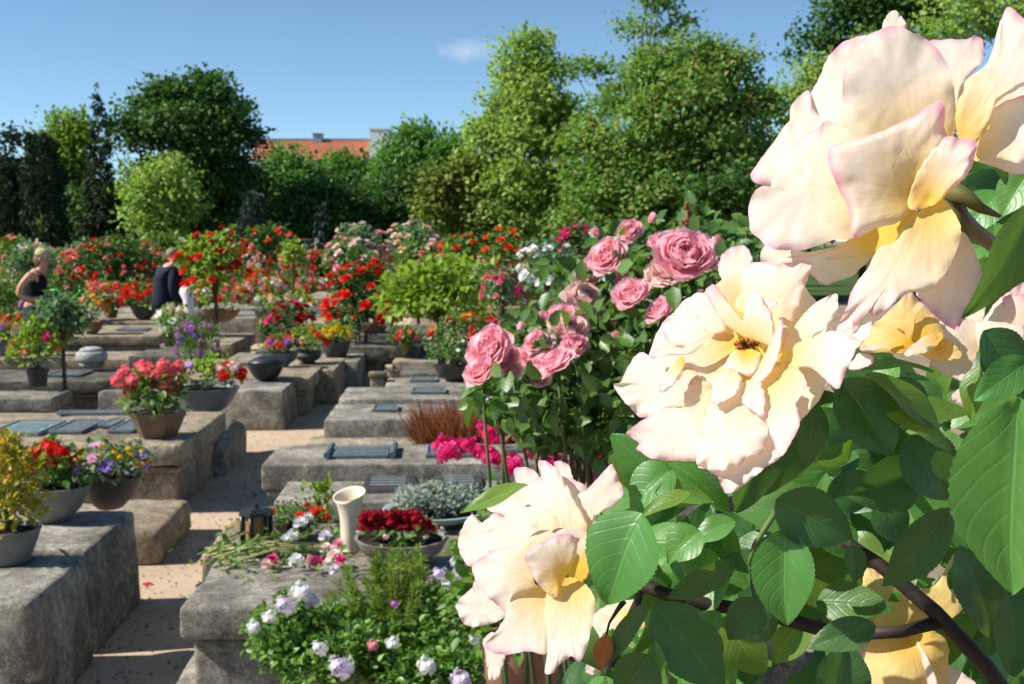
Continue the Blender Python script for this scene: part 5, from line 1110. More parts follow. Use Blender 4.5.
for (x, y, r, d) in ((598,236,7,2.25),(650,222,7,2.3),(520,332,7,2.1),(718,246,8,2.1),(572,282,7,2.2),(700,300,8,2.0),(618,340,7,2.1),(545,318,6,2.1)):
    up = Vector((rng.normal() * .4 - .1, -.3 + rng.normal() * .3, 1)); ob('rose_bud', BUD[0], root, tuple(at(x, y, d - .1) - base), up.to_track_quat('Z', 'Y').to_euler(), (r / F * d * .8, r / F * d * .8, r / F * d * 1.5))
cl = [(500,375,26,2.05,18),(520,395,26,2.1,26),(540,330,28,2.2,30),(560,345,30,2.15,40),(590,330,40,2.2,70),(600,290,34,2.25,60),(640,330,46,2.15,90),(640,380,50,2.1,110),(600,385,46,2.15,100),(690,300,40,2.15,60),(670,350,46,2.15,90),(720,270,32,2.2,36),(660,270,34,2.2,40),(620,250,28,2.3,30),(650,400,30,2.2,50),(640,440,50,2.2,110),(690,420,50,2.2,110),(540,400,24,2.05,26),(570,300,24,2.25,26),(700,230,26,2.35,22),(480,398,16,2.0,12),(560,270,16,2.3,10),(640,480,24,2.2,36),(660,240,22,2.35,20),(740,330,50,2.25,80),(545,425,24,2.1,26),(582,425,28,2.12,44),(520,420,18,2.05,16),(515,335,16,2.15,10),(735,240,24,2.3,26)]
P = []; T = []
for (x, y, r, d, n) in cl:
    for i in range(int(n * 3.2)):
        a = rng.uniform(0, 6.28); q = r * math.sqrt(rng.random()); P.append(np.array(at(x + q * math.cos(a), y + q * math.sin(a), d + (.06 if rng.random() < .8 else -.12) + rng.normal() * .09) - base))
P = np.array(P); V, Fc = batch('leaf', P, unit(rng, len(P)) + np.array([-.2, -.2, -.35]), unit(rng, len(P)) * .75 + np.array([-.35, -.35, .8]), rng.uniform(.022, .042, len(P)))
ob('foliage', mesh_np('foliage', V, Fc, leafmat('pink_rose_leaf', (.045,.11,.025), (.08,.16,.035), (.13,.23,.05), rough=.4, spec=.4)), root)
P = np.array([np.array(at(x, y, 2.0) - base) for x, y in ((468,395),(476,402),(450,0)) if y])
m = MB()
for (x, y, r, d, k) in pk:
    if r < 5: continue
    tp = at(x, y, d) - base; b0 = Vector((rng.normal() * .05, rng.normal() * .04, 0)); mid = Vector((tp.x * .55 + rng.normal() * .05, tp.y * .5 + .03, tp.z * .6)); m.tube([b0, b0.lerp(mid, .5), mid, mid.lerp(tp, .6), tp], [.010, .007, .005, .0035, .003], 6)
m.build('stem', plain('rose_cane', (.07,.10,.035), .6, .3, .3, 20), root)
m = MB(); sp = [at(686, 232, 2.1) - base, at(688, 205, 2.1) - base]
m.tube(sp, [.004, .002], 5)
for i in range(14):
    t = i / 13; c = sp[0].lerp(sp[1], t); m.tube([c, c + Vector((rng.normal() * .008, rng.normal() * .005, .006))], [.004, .0015], 5)
m.build('bud_spike', L_RUST, root)

# ================================================================ the cream and pink roses close by
def petalmat(name, yellow, cream, pink):
    m, nt, N, L, out = new_mat(name)
    at_ = N.new('ShaderNodeAttribute'); at_.attribute_name = 'petal'; sp = N.new('ShaderNodeSeparateColor'); L.new(at_.outputs['Color'], sp.inputs[0])
    tc = N.new('ShaderNodeTexCoord'); v = tc.outputs['Object']
    n1 = nz(N, L, 60, 4, .6, v); n2 = nz(N, L, 420, 3, .6, v)
    rim = mth(N, L, 'ADD', sp.outputs[0], mth(N, L, 'MULTIPLY', mth(N, L, 'SUBTRACT', n1, .5), .5))
    c = ramp(N, L, sp.outputs[1], [(.30, cream), (.60, tuple(a * .4 + b * .6 for a, b in zip(yellow, cream))), (.95, yellow)])
    c = mixc(N, L, ramp(N, L, rim, [(.30, (0,0,0)), (.62, (.45,.45,.45)), (1, (.95,.95,.95))]), c, pink)
    c = mixc(N, L, ramp(N, L, n2, [(.62, (0,0,0)), (.8, (.10,.10,.10))]), c, (.75,.45,.30))
    # fine veins fan out from the base
    w = N.new('ShaderNodeTexNoise'); w.inputs['Scale'].default_value = 1; w.inputs['Detail'].default_value = 2
    cm = N.new('ShaderNodeCombineXYZ'); L.new(mth(N, L, 'MULTIPLY', sp.outputs[2], 34), cm.inputs[0]); L.new(mth(N, L, 'MULTIPLY', sp.outputs[1], 2.2), cm.inputs[1]); L.new(cm.outputs[0], w.inputs['Vector'])
    hb = mth(N, L, 'ADD', mth(N, L, 'MULTIPLY', w.outputs['Fac'], .7), mth(N, L, 'MULTIPLY', n1, 1.3))
    c = mixc(N, L, ramp(N, L, w.outputs['Fac'], [(.5, (0,0,0)), (.7, (.30,.30,.30))]), c, mixc(N, L, 1.0, c, (.90,.74,.62), 'MULTIPLY'))
    bn = bump(N, L, hb, .28, .0016)
    p = princ(N, L, c, .5, .2, bn)
    p.inputs['Sheen Weight'].default_value = .15
    tcx = mixc(N, L, 1.0, c, (1.0, .94, .84), 'MULTIPLY')
    thin(N, L, out, p, tcx, .52); return m
PM = petalmat('rose_petal_cream', (.90,.60,.09), (.87,.785,.69), (.86,.45,.58))
PMP = petalmat('rose_petal_blush', (.87,.67,.46), (.87,.72,.66), (.82,.40,.51))
PMY = petalmat('rose_petal_yellow', (.86,.50,.05), (.86,.65,.28), (.80,.44,.44))
def catmull(pts, n):
    k = len(pts); P = np.array(pts, float); seg = np.linalg.norm(np.roll(P, -1, 0) - P, axis=1) ** .6; cum = np.concatenate([[0], np.cumsum(seg)]); out = []
    for q in np.linspace(0, cum[-1], n, endpoint=False):
        i = int(np.searchsorted(cum, q, 'right') - 1); i = min(i, k - 1); t = (q - cum[i]) / max(seg[i], 1e-9)
        p0, p1, p2, p3 = P[(i - 1) % k], P[i], P[(i + 1) % k], P[(i + 2) % k]
        out.append(.5 * ((2 * p1) + (-p0 + p2) * t + (2 * p0 - 5 * p1 + 4 * p2 - p3) * t * t + (-p0 + 3 * p1 - 3 * p2 + p3) * t ** 3))
    return np.array(out)
def petal(V, Fs, A, pts, base, D0, ctr, tilt, db, de, bulge=4, curl=1.3, ruf=1.6, pink=1.0, yel=1.0, seed=0, conv=None, skew=(0, 0)):
    """curved petal: outline in pixels, depth offsets in mm toward the viewer (base db, tip de), crown height bulge, rolled rim curl.
    tilt: slope of the whole flower (a: further to the left, b: further up)"""
    conv = conv or (lambda p: p); P = np.array([conv(p) for p in pts]); bs = np.array(conv(base)); rg = np.random.default_rng(seed + len(pts) * 31 + int(abs(P[0, 0])))
    n = 96; O = catmull(P, n); cc = O.mean(0); jt = np.array([1.3 * noise.noise(Vector((o[0] * .16, o[1] * .16, seed * 2.9))) + .7 * noise.noise(Vector((o[0] * .45, o[1] * .45, seed))) for o in O]); dv = O - cc; O = O + dv / (np.linalg.norm(dv, axis=1, keepdims=True) + 1e-6) * jt[:, None]; rngs = [0, .035, .08, .14, .22, .33, .46, .60, .76, .90]
    c = O.mean(0); mpp = D0 / F; far = np.linalg.norm(O - bs, axis=1).max(); b0 = len(V)
    area = .5 * abs(np.dot(O[:, 0], np.roll(O[:, 1], -1)) - np.dot(O[:, 1], np.roll(O[:, 0], -1))); nar = min(1.0, math.sqrt(area) / 75)
    ph = rg.uniform(0, 6.28); k1 = rg.integers(4, 8)
    ax = c - bs; ax = ax / (np.linalg.norm(ax) + 1e-6); side = np.array([-ax[1], ax[0]])
    def put(p, q, phi):
        r = p - bs; s = min(1.0, np.linalg.norm(r) / far); sd = np.dot(r, side) / (far * .5)
        mm = db + (de - db) * s + nar * bulge * (.55 * math.sin(math.pi * min(1, s) ** .9) + .75 * (1 - min(1.6, sd * sd))) + nar * .9 * s * math.sin(3.3 * sd + ph) + skew[0] * sd + skew[1] * sd * sd
        mm += nar * ruf * (1 - q) ** 6 * s * (math.sin(k1 * phi + ph) + .6 * math.sin((2 * k1 + 1) * phi + 2 * ph)) * 1.2
        if q < .16: mm -= nar * curl * .8 * (1 - q / .16) ** 1.6 * min(1, s * 2)
        nn = noise.noise(Vector((p[0] * .020 + seed * 3.1, p[1] * .020, seed * 1.7))) * 1.3 + noise.noise(Vector((p[0] * .085 + seed, p[1] * .085, seed * 2.3))) * .45
        mm += nar * nn * 1.25
        D = D0 - mm / 1000 + (tilt[0] * (ctr[0] - p[0]) + tilt[1] * (ctr[1] - p[1])) * mpp
        V.append(tuple(at(p[0], p[1], D)))
        s_ = min(1, max(0, (s - .45) / .5)); s_ = s_ * s_ * (3 - 2 * s_); wv = .5 + .5 * noise.noise(Vector((p[0] * .022 + seed, p[1] * .022, 7.7)))
        rim = (max(0, 1 - q / .24) ** 2 * min(1, max(0, s * 1.6 - .4)) * (.10 + 1.0 * wv) + .62 * s_ * wv) * pink
        A.append((min(1, rim), min(1, max(0, (1 - s * 1.05)) * yel), .5 + .5 * math.atan2(np.dot(r, side), abs(np.dot(r, ax)) + 1e-3) / 1.6, 1))
    for q in rngs:
        for i in range(n): put(O[i] + (c - O[i]) * q, q, 2 * math.pi * i / n)
    put(c, 1, 0)
    for j in range(len(rngs) - 1):
        for i in range(n): a = b0 + j * n; Fs.append((a + i, a + (i + 1) % n, a + n + (i + 1) % n, a + n + i))
    a = b0 + (len(rngs) - 1) * n
    for i in range(n): Fs.append((a + i, a + (i + 1) % n, b0 + len(rngs) * n))
def petal_obj(name, parent, base_loc, mat, build):
    V = []; Fs = []; A = []; build(V, Fs, A)
    V = np.array(V) - np.array(base_loc); me = mesh_np(name, V, Fs, mat)
    ca = me.color_attributes.new('petal', 'FLOAT_COLOR', 'POINT'); ca.data.foreach_set('color', np.array(A, dtype=np.float32).ravel())
    return ob(name, me, parent)
HB = Vector((.30, .78, 0)); hero = empty('cream_rose_bush', HB, 'large rose bush with cream and pink-edged yellow roses closest to the viewer', 'rose bush')
def Z(ox, oy, sc): return lambda p: (ox + p[0] / sc, oy + p[1] / sc)
zA = Z(740, 0, 2.736); zA2 = Z(740, 180, 3.109); zB = Z(600, 230, 2.533); zC = Z(440, 440, 2.803); zD = Z(840, 260, 3.799); zF = Z(820, 520, 4.17); zG = Z(560, 480, 3.353); zS = Z(700, 420, 4.56); zA5 = Z(900, 0, 5.70)
ROSES = 0
def bloom(label, D0, ctr, tilt, petals, mat=PM):
    """one flower: each petal a curved sheet of its own inside the bloom"""
    root = bpy.data.objects.new('rose_bloom', None); link(root, hero); root.empty_display_size = .05
    if label: root['label'] = label
    for i, pt in enumerate(petals):
        conv, pts, base, db, de = pt[:5]; kw = dict(pt[5]) if len(pt) > 5 else {}
        mt = kw.pop('mat', mat); bs = kw.pop('bs', None)
        petal_obj('petal', root, HB, mt, lambda V, Fs, A: petal(V, Fs, A, pts, base, D0, ctr, tilt, db, de, seed=i + int(ctr[0]), conv=conv, **kw))
    return root
# --- topmost rose, seen from beside and below
bA = (520, 545)
A = [
 (zA, [(390,80),(400,45),(412,30),(430,32),(447,52),(455,80),(430,130),(400,130)], (470,400), -26, -30, dict(bulge=5)),
 (zA, [(520,112),(560,108),(620,107),(645,98),(660,105),(667,130),(664,165),(640,195),(605,240),(590,300),(575,300),(560,200),(535,140)], (590,400), -14, -22, dict(bulge=7)),
 (zA, [(700,200),(760,190),(800,220),(810,290),(790,360),(740,400),(690,400),(660,350),(670,270)], (590,420), -22, -24, dict(bulge=-4, yel=1.6, pink=.2)),
 (zA, [(170,330),(180,280),(213,220),(238,160),(278,118),(325,100),(350,105),(350,200),(340,330),(300,370),(240,345)], (470,480), -16, -20, dict(bulge=7)),
 (zA, [(30,490),(45,450),(85,400),(120,345),(135,328),(140,290),(165,262),(190,248),(200,300),(240,330),(310,370),(330,420),(280,480),(160,520),(80,512)], (480,520), -10, -18, dict(bulge=8, ruf=2)),
 (zA, [(285,332),(280,262),(284,192),(300,142),(340,102),(385,80),(432,73),(480,90),(520,115),(552,150),(577,200),(588,260),(592,320),(582,380),(560,400),(500,420),(400,410),(320,390)], (520,520), -14, 22, dict(bulge=8, yel=1.25, ruf=1.6)),
 (zA, [(380,238),(420,235),(480,250),(520,275),(545,300),(555,360),(500,420),(420,400),(400,320)], (530,500), -4, 0, dict(bulge=4, yel=1.2, pink=.2)),
 (zA2, [(62,238),(75,205),(100,190),(150,200),(235,238),(330,215),(400,180),(430,200),(420,228),(380,272),(340,302),(300,316),(262,326),(217,292),(150,250),(100,275),(70,262)], (520,120), -18, -14, dict(bulge=5)),
 (zA, [(24,578),(34,532),(60,508),(84,512),(90,470),(115,430),(160,385),(215,348),(240,330),(300,360),(320,420),(310,500),(330,600),(310,650),(258,656),(200,676),(150,686),(95,682),(60,660),(30,632)], (500,540), -2, 6, dict(bulge=9, yel=1.15, ruf=1.8)),
 (zA2, [(140,240),(235,236),(350,180),(430,145),(520,90),(556,105),(545,140),(480,200),(420,228),(330,243),(230,248)], (590,70), 2, -4, dict(bulge=4, yel=2.0, pink=.4)),
 (zA2, [(690,160),(722,200),(752,280),(746,315),(702,420),(682,456),(664,466),(620,436),(570,380),(545,350),(592,335),(627,303),(650,255),(670,190)], (640,70), -8, -2, dict(bulge=5, mat=PMP, pink=1.2)),
 (zA2, [(300,468),(310,440),(330,400),(345,350),(370,310),(400,270),(432,210),(480,190),(520,130),(560,95),(612,52),(642,70),(672,110),(687,152),(682,192),(655,262),(622,310),(580,342),(528,350),(490,372),(455,402),(420,421),(390,406),(355,430),(345,488),(322,480)], (595,55), 4, 12, dict(bulge=9, pink=1.3, ruf=2.2, yel=1.0)),
 (zA, [(240,418),(257,395),(345,372),(400,352),(470,320),(520,288),(550,274),(560,300),(558,345),(566,378),(545,420),(525,470),(520,530),(500,560),(470,570),(440,605),(395,620),(355,633),(320,652),(304,642),(302,600),(290,558),(265,505),(245,455)], (510,545), 6, 36, dict(bulge=7, curl=5, yel=1.1, pink=1.5)),
 (zA, [(455,548),(462,510),(482,468),(512,425),(545,385),(572,372),(605,378),(646,385),(642,430),(626,472),(600,502),(565,532),(530,560),(490,572),(463,568)], (515,548), 12, 26, dict(bulge=6, curl=5, pink=1.6)),
 (zA, [(640,440),(646,388),(682,348),(690,300),(740,272),(800,262),(850,300),(850,420),(770,445),(700,432)], (590,430), -8, -2, dict(bulge=6, pink=1.3)),
 (zA, [(640,437),(700,428),(777,438),(850,440),(830,470),(760,478),(700,458)], (590,430), -14, -8, dict(bulge=3, mat=PMP, pink=1.8)),
 (zA, [(597,378),(590,312),(600,252),(630,208),(662,188),(690,140),(702,90),(716,48),(730,22),(752,28),(790,60),(845,90),(850,200),(790,230),(750,250),(700,285),(680,345),(640,385),(612,388)], (585,400), 0, 6, dict(bulge=9, curl=4, pink=1.2)),
]
rA = bloom('topmost rose, the largest, seen from the side with reflexed pink-rimmed petals', .52, (890, 140), (.45, .35), A)
# --- middle rose, wide open toward the light
bB = (375, 300)
Bp = [
 (zB, [(150,250),(260,160),(380,90),(480,110),(560,200),(600,300),(560,420),(470,520),(360,590),(240,570),(140,500),(110,400)], bB, -16, -12, dict(bulge=-3, yel=1.3, pink=.6)),
 (zB, [(630,352),(655,312),(690,320),(692,335),(670,350)], (560,320), -16, -14, dict(bulge=2, mat=PMP)),
 (zB, [(300,102),(308,65),(335,44),(365,41),(383,60),(386,95),(378,150),(370,210),(340,190),(315,140)], bB, -12, -18, dict(bulge=-4, pink=.9)),
 (zB, [(358,112),(370,95),(400,80),(460,84),(530,78),(528,120),(512,160),(502,200),(485,250),(460,290),(430,295),(400,260),(370,200)], bB, -8, -14, dict(bulge=6)),
 (zB, [(465,300),(488,250),(540,190),(590,162),(602,170),(601,212),(570,248),(520,290),(480,320)], bB, -6, -6, dict(bulge=5)),
 (zB, [(440,320),(490,292),(560,265),(602,255),(655,278),(645,310),(627,350),(602,402),(568,376),(535,350),(480,345)], bB, -4, 16, dict(bulge=6, yel=1.4)),
 (zB, [(620,262),(650,248),(690,233),(684,262),(655,296),(630,290)], (540,290), -2, 2, dict(bulge=3)),
 (zB, [(155,242),(180,215),(212,180),(250,160),(272,165),(302,200),(335,245),(350,290),(300,310),(230,300),(170,282)], bB, -6, -8, dict(bulge=5)),
 (zB, [(34,392),(50,385),(70,350),(100,308),(130,320),(160,310),(212,318),(250,370),(290,405),(268,432),(230,450),(170,456),(110,476),(78,450),(50,420)], bB, -5, -4, dict(bulge=6, ruf=2)),
 (zB, [(68,512),(110,480),(170,452),(240,445),(280,405),(300,440),(280,490),(262,540),(246,583),(200,584),(140,581),(94,556),(100,540),(74,522)], bB, -3, 2, dict(bulge=6, ruf=1.8)),
 (zB, [(275,605),(345,590),(385,565),(415,500),(428,480),(452,555),(455,577),(420,602),(370,642),(325,668),(308,650),(298,625)], bB, -6, 10, dict(bulge=5, mat=PMP, yel=1.4)),
 (zB, [(400,380),(450,345),(482,335),(517,370),(522,400),(501,440),(507,490),(482,542),(455,575),(440,540),(425,500),(415,460),(400,430)], bB, -2, 18, dict(bulge=6, yel=1.3)),
 (zB, [(245,592),(250,545),(266,480),(282,430),(320,400),(370,400),(420,450),(424,522),(415,562),(380,572),(345,602),(300,607),(265,606)], bB, 2, 12, dict(bulge=7, ruf=2.2)),
 (zB, [(188,372),(214,310),(250,280),(292,258),(338,268),(360,310),(340,350),(320,390),(290,398),(240,392),(200,387)], bB, 0, 6, dict(bulge=-5, yel=1.2, ruf=1.6)),
 (zB, [(148,408),(163,370),(184,338),(204,318),(216,330),(207,360),(188,388),(166,410)], (220,330), 10, 13, dict(bulge=6, curl=4, pink=1.4)),
 (zB, [(126,318),(150,300),(190,298),(220,302),(255,278),(285,256),(288,266),(262,290),(226,316),(180,316),(140,326)], (285,270), 8, 12, dict(bulge=3, curl=3, pink=1.8, mat=PMP)),
 (zB, [(268,152),(290,139),(312,165),(347,210),(380,245),(420,285),(412,302),(370,275),(310,232),(284,190)], bB, 2, 12, dict(bulge=5, curl=4, pink=1.3)),
 (zB, [(362,245),(368,200),(380,160),(398,157),(413,172),(432,205),(442,245),(440,292),(408,285),(380,275)], bB, 4, 16, dict(bulge=8, curl=4)),
 (zB, [(465,222),(462,270),(457,312),(442,345),(416,385),(385,405),(372,392),(392,365),(418,312),(438,270),(452,240)], bB, 8, 17, dict(bulge=5, curl=4)),
 (zB, [(352,400),(375,380),(402,380),(416,410),(418,468),(400,470),(370,448),(350,425)], bB, 8, 17, dict(bulge=6, curl=3)),
 (zB, [(313,347),(338,305),(370,300),(407,314),(402,342),(382,372),(350,360),(325,356)], bB, 10, 15, dict(bulge=4, curl=3, yel=1.3)),
 (zB, [(281,432),(288,390),(308,358),(332,348),(357,370),(358,396),(342,422),(312,440),(292,443)], bB, 10, 19, dict(bulge=7, curl=4)),
 (zB, [(246,205),(268,190),(300,205),(318,245),(300,262),(262,255),(248,232)], bB, -2, 4, dict(bulge=4)),
 (zB, [(410,180),(440,178),(448,188),(425,200)], bB, 2, 6, dict(bulge=2, pink=1.5)),
]
rB = bloom('fully open middle rose showing its brown stamens', .50, (740, 365), (.55, .5), Bp)
STAM = plain('stamen', (.28,.10,.02), .7, .2, .4, 200); YTUFT = plain('stamen_filament', (.75,.45,.05), .7, .2)
m = MB(); rg = np.random.default_rng(3); c0 = zB((372, 292)); Dst = .50 - .004
for i in range(70):
    a = rg.uniform(0, 6.28); q = math.sqrt(rg.random()); x, y = c0[0] + 12 * q * math.cos(a), c0[1] + 6 * q * math.sin(a)
    b_ = at(c0[0] + 5 * q * math.cos(a), c0[1] + 4 + 2 * q * math.sin(a), Dst + .004) - HB; t_ = at(x, y, Dst - .006 * rg.random()) - HB
    m.tube([b_, t_], [.0004, .0004], 4, 1); 
    m.add([tuple(t_ + Vector(o) * .0011) for o in ((1,0,0),(-1,0,0),(0,1,0),(0,-1,0),(0,0,1),(0,0,-1))], [(0,2,4),(2,1,4),(1,3,4),(3,0,4),(2,0,5),(1,2,5),(3,1,5),(0,3,5)], 0)
m.build('stamens', [STAM, YTUFT], rB)
# --- lower rose, drooping to the side
bC = (390, 400)
Cp = [
 (zC, [(150,540),(120,560),(128,600),(132,645),(140,672),(165,662),(182,600)], (300,440), -22, -26, dict(bulge=4)),
 (zC, [(210,82),(240,75),(270,92),(292,130),(312,175),(335,215),(320,240),(280,210),(240,165),(213,118)], bC, -14, -20, dict(bulge=6)),
 (zC, [(318,66),(345,60),(366,80),(375,120),(390,190),(370,200),(345,120)], bC, -18, -20, dict(bulge=4)),
 (zC, [(380,160),(420,130),(475,70),(486,76),(502,110),(511,150),(491,186),(440,208),(415,255),(395,250),(384,200)], bC, -14, -12, dict(bulge=7)),
 (zC, [(195,160),(260,110),(340,100),(420,140),(440,220),(400,270),(300,275),(220,235)], bC, -14, -17, dict(bulge=5)),
 (zC, [(275,70),(295,60),(322,76),(347,110),(372,160),(395,200),(412,245),(400,290),(365,300),(335,240),(305,160)], bC, -8, -8, dict(bulge=8)),
 (zC, [(100,260),(150,215),(240,230),(310,240),(350,260),(330,340),(250,360),(160,370),(110,330)], bC, -8, -4, dict(bulge=6, yel=1.2, pink=.4)),
 (zC, [(130,192),(135,150),(180,130),(197,134),(202,165),(232,185),(292,190),(335,222),(355,260),(300,270),(240,250),(180,215)], bC, -8, -6, dict(bulge=7)),
 (zC, [(50,290),(60,250),(90,210),(125,235),(150,205),(188,225),(200,270),(150,320),(97,358),(62,332)], bC, -6, -6, dict(bulge=7)),
 (zC, [(120,270),(170,240),(240,240),(310,262),(330,300),(260,320),(190,330),(140,320)], bC, -2, 2, dict(bulge=5, pink=.8)),
 (zC, [(44,462),(70,430),(90,414),(102,393),(135,430),(175,460),(200,485),(150,512),(110,522),(70,517),(50,482)], bC, -8, -4, dict(bulge=6, ruf=2)),
 (zC, [(355,250),(400,255),(418,275),(412,300),(416,340),(416,380),(392,402),(362,395),(365,330)], bC, -4, -2, dict(bulge=4, yel=1.6, pink=.2)),
 (zC, [(184,492),(192,440),(240,412),(278,408),(305,430),(306,480),(300,595),(242,592),(180,602),(124,582),(150,545),(174,512)], (310,400), -2, 20, dict(bulge=7, yel=1.0)),
 (zC, [(296,440),(335,398),(365,385),(402,400),(434,447),(431,500),(417,560),(406,600),(385,622),(370,608),(330,632),(318,652),(294,652),(300,590)], (370,380), 0, 22, dict(bulge=8, yel=1.0)),
 (zC, [(90,357),(110,335),(150,308),(200,300),(262,268),(304,252),(320,270),(290,310),(262,350),(265,400),(278,412),(242,420),(200,446),(190,490),(198,502),(160,462),(130,440),(100,397)], (330,380), 4, 10, dict(bulge=9, pink=1.2)),
 (zC, [(238,322),(288,285),(340,262),(378,272),(384,310),(367,360),(342,402),(325,442),(290,422),(260,382),(244,350)], (370,395), 8, 24, dict(bulge=8, yel=1.3, pink=1.3, curl=4)),
 (zC, [(282,292),(310,268),(345,250),(382,243),(410,258),(417,278),(398,276),(375,266),(335,270),(300,288)], (390,300), 14, 18, dict(bulge=4, curl=4, pink=1.5, mat=PMP)),
]
rC = bloom('lower rose drooping above the white geraniums', .53, (540, 565), (.42, .45), Cp)
# --- roses behind and below
Dp = [
 (zD, [(82,345),(100,270),(160,218),(230,148),(268,122),(312,168),(382,240),(388,290),(342,335),(280,352),(180,352)], (300,350), -4, 0, dict(bulge=7, yel=1.3, mat=PMY)),
 (zD, [(193,237),(240,220),(280,180),(302,158),(317,180),(290,215),(270,300),(240,270)], (290,340), 3, 8, dict(bulge=5, mat=PMY)),
 (zD, [(244,362),(252,342),(305,300),(365,278),(390,290),(362,330),(322,352),(280,365)], (380,300), 6, 12, dict(bulge=5)),
 (zD, [(78,332),(140,318),(222,313),(228,325),(160,338),(90,345)], (230,320), 4, 8, dict(bulge=3, pink=1.6)),
 (zD, [(310,350),(350,320),(400,300),(460,350),(440,380),(350,380)], (380,330), -8, -6, dict(bulge=4, mat=PMY, pink=0)),
]
bloom('yellow rose half hidden under the topmost rose', .60, (900, 325), (.4, .4), Dp)
Ep = [
 (zD, [(500,180),(510,127),(548,122),(553,180),(535,240),(476,225)], (560,330), -10, -12, dict(bulge=5)),
 (zD, [(545,242),(570,190),(620,130),(699,85),(740,110),(745,262),(640,262)], (660,320), -8, -8, dict(bulge=8, mat=PMP)),
 (zD, [(620,140),(680,130),(745,150),(745,262),(660,250),(630,200)], (680,300), -4, -2, dict(bulge=6, mat=PMP)),
 (zD, [(376,240),(395,226),(440,260),(470,225),(520,240),(530,330),(492,362),(440,352),(400,312),(384,280)], (540,340), -2, 2, dict(bulge=7, mat=PMP)),
 (zD, [(518,242),(600,235),(699,252),(745,260),(745,340),(640,320),(560,345),(527,332)], (560,360), 2, 6, dict(bulge=7, mat=PMP)),
 (zD, [(338,392),(380,365),(470,353),(500,340),(520,350),(500,400),(482,462),(420,442),(362,412)], (520,350), 3, 8, dict(bulge=6, mat=PMP)),
 (zD, [(425,512),(452,487),(482,464),(528,480),(530,540),(490,552),(450,548),(432,535)], (530,520), 0, 3, dict(bulge=6, mat=PMP, pink=1.6)),
]
bloom('blush-pink rose at the edge behind the big lit leaf', .60, (985, 345), (.4, .4), Ep)
Fp = [
 (zF, [(178,270),(200,200),(262,230),(330,240),(300,300),(262,390),(240,440),(198,400)], (380,520), -6, -6, dict(bulge=6, mat=PMY, pink=.4)),
 (zF, [(48,380),(90,270),(120,260),(187,290),(197,350),(180,420),(120,400),(60,392)], (300,500), -2, -2, dict(bulge=7, mat=PMP)),
 (zF, [(330,330),(400,290),(480,270),(545,160),(562,145),(592,200),(622,290),(602,362),(520,422),(440,390)], (400,480), -4, 0, dict(bulge=8, mat=PMY, pink=.3)),
 (zF, [(230,350),(300,340),(380,345),(452,400),(445,442),(300,450),(230,440)], (380,480), 0, 3, dict(bulge=5, mat=PMY)),
 (zF, [(45,560),(100,515),(220,485),(280,500),(270,600),(200,650),(110,610)], (380,520), 2, 4, dict(bulge=7, mat=PMP)),
 (zF, [(210,480),(330,455),(480,465),(535,520),(530,620),(510,700),(240,720),(150,660),(190,560)], (380,480), 0, 8, dict(bulge=10, mat=PMY, pink=.5)),
 (zF, [(500,600),(560,620),(655,690),(600,740),(480,720)], (400,520), -4, 0, dict(bulge=5, mat=PMP)),
 (zF, [(398,500),(430,535),(470,620),(492,690),(455,700),(430,600)], (390,500), 10, 16, dict(bulge=5, mat=PMP, pink=1.8, curl=4)),
]
bloom('shaded yellow rose lowest in the bush, behind a dark branch', .62, (900, 620), (.35, .3), Fp)
Gp = [
 (zG, [(88,570),(100,500),(125,440),(200,408),(260,415),(300,430),(250,520),(200,570),(130,640),(95,640)], (240,500), -4, -2, dict(bulge=7)),
 (zG, [(200,420),(260,400),(330,420),(320,470),(250,500)], (240,480), 0, 3, dict(bulge=5, yel=1.3)),
 (zG, [(130,500),(190,460),(240,480),(210,540),(150,560)], (240,500), 4, 7, dict(bulge=5)),
 (zG, [(85,640),(110,590),(150,600),(120,650)], (200,550), -6, -8, dict(bulge=3)),
]
bloom('cream rose half hidden behind the lower rose', .66, (620, 635), (.4, .4), Gp)
Sp = [
 (zS, [(635,335),(650,270),(690,225),(760,160),(805,148),(822,170),(770,260),(740,345),(690,350)], (700,350), 0, 2, dict(bulge=5, mat=PMY)),
 (zS, [(695,150),(730,135),(765,152),(720,185),(698,178)], (720,220), 0, 2, dict(bulge=3, mat=PMP, pink=1.6)),
 (zS, [(770,310),(800,260),(830,270),(800,330)], (720,340), 0, 2, dict(bulge=3, mat=PMP))]
bloom('small yellow rose glimpsed deep among the dark leaves', .72, (855, 475), (.3, .3), Sp)
# sepals, stems
LEAFT = leafmat('sepal_green', (.10,.10,.03), (.16,.15,.045), rough=.6)
m = MB()
def tp(conv, pts, rad, d): m.tube([at(*conv(p), dd) - HB for p, dd in zip(pts, d)], rad, 10)
tp(zA, [(522,548),(560,552),(600,600),(640,632),(690,668),(760,720)], [.0065,.0078,.005,.0038,.0034,.0034], [.518,.516,.52,.53,.55,.58])
m.build('stem', plain('rose_stem', (.14,.085,.035), .55, .35, .3, 60), hero)
m = MB(); tp(zA, [(570,520),(620,540),(660,570),(712,592)], [.005,.0036,.0022,.0008], [.512,.505,.505,.51]); tp(zA, [(545,570),(590,600),(620,640)], [.005,.003,.0008], [.512,.505,.505])
m.build('sepal', LEAFT, rA)
BRN = plain('rose_branch', (.03,.02,.016), .6, .3, .4, 60)
idn = lambda p: p
def branch(pts, rad, d): 
    global m
    m = MB(); tp(idn, pts, rad, d); m.build('branch', BRN, hero)
branch([(805,505),(850,545),(880,565),(935,612),(985,665),(1040,740)], [.0026,.0031,.0034,.0038,.004,.0045], [.60,.59,.58,.575,.575,.58])
branch([(862,634),(900,632),(938,622)], [.003,.003,.0035], [.575,.575,.575])
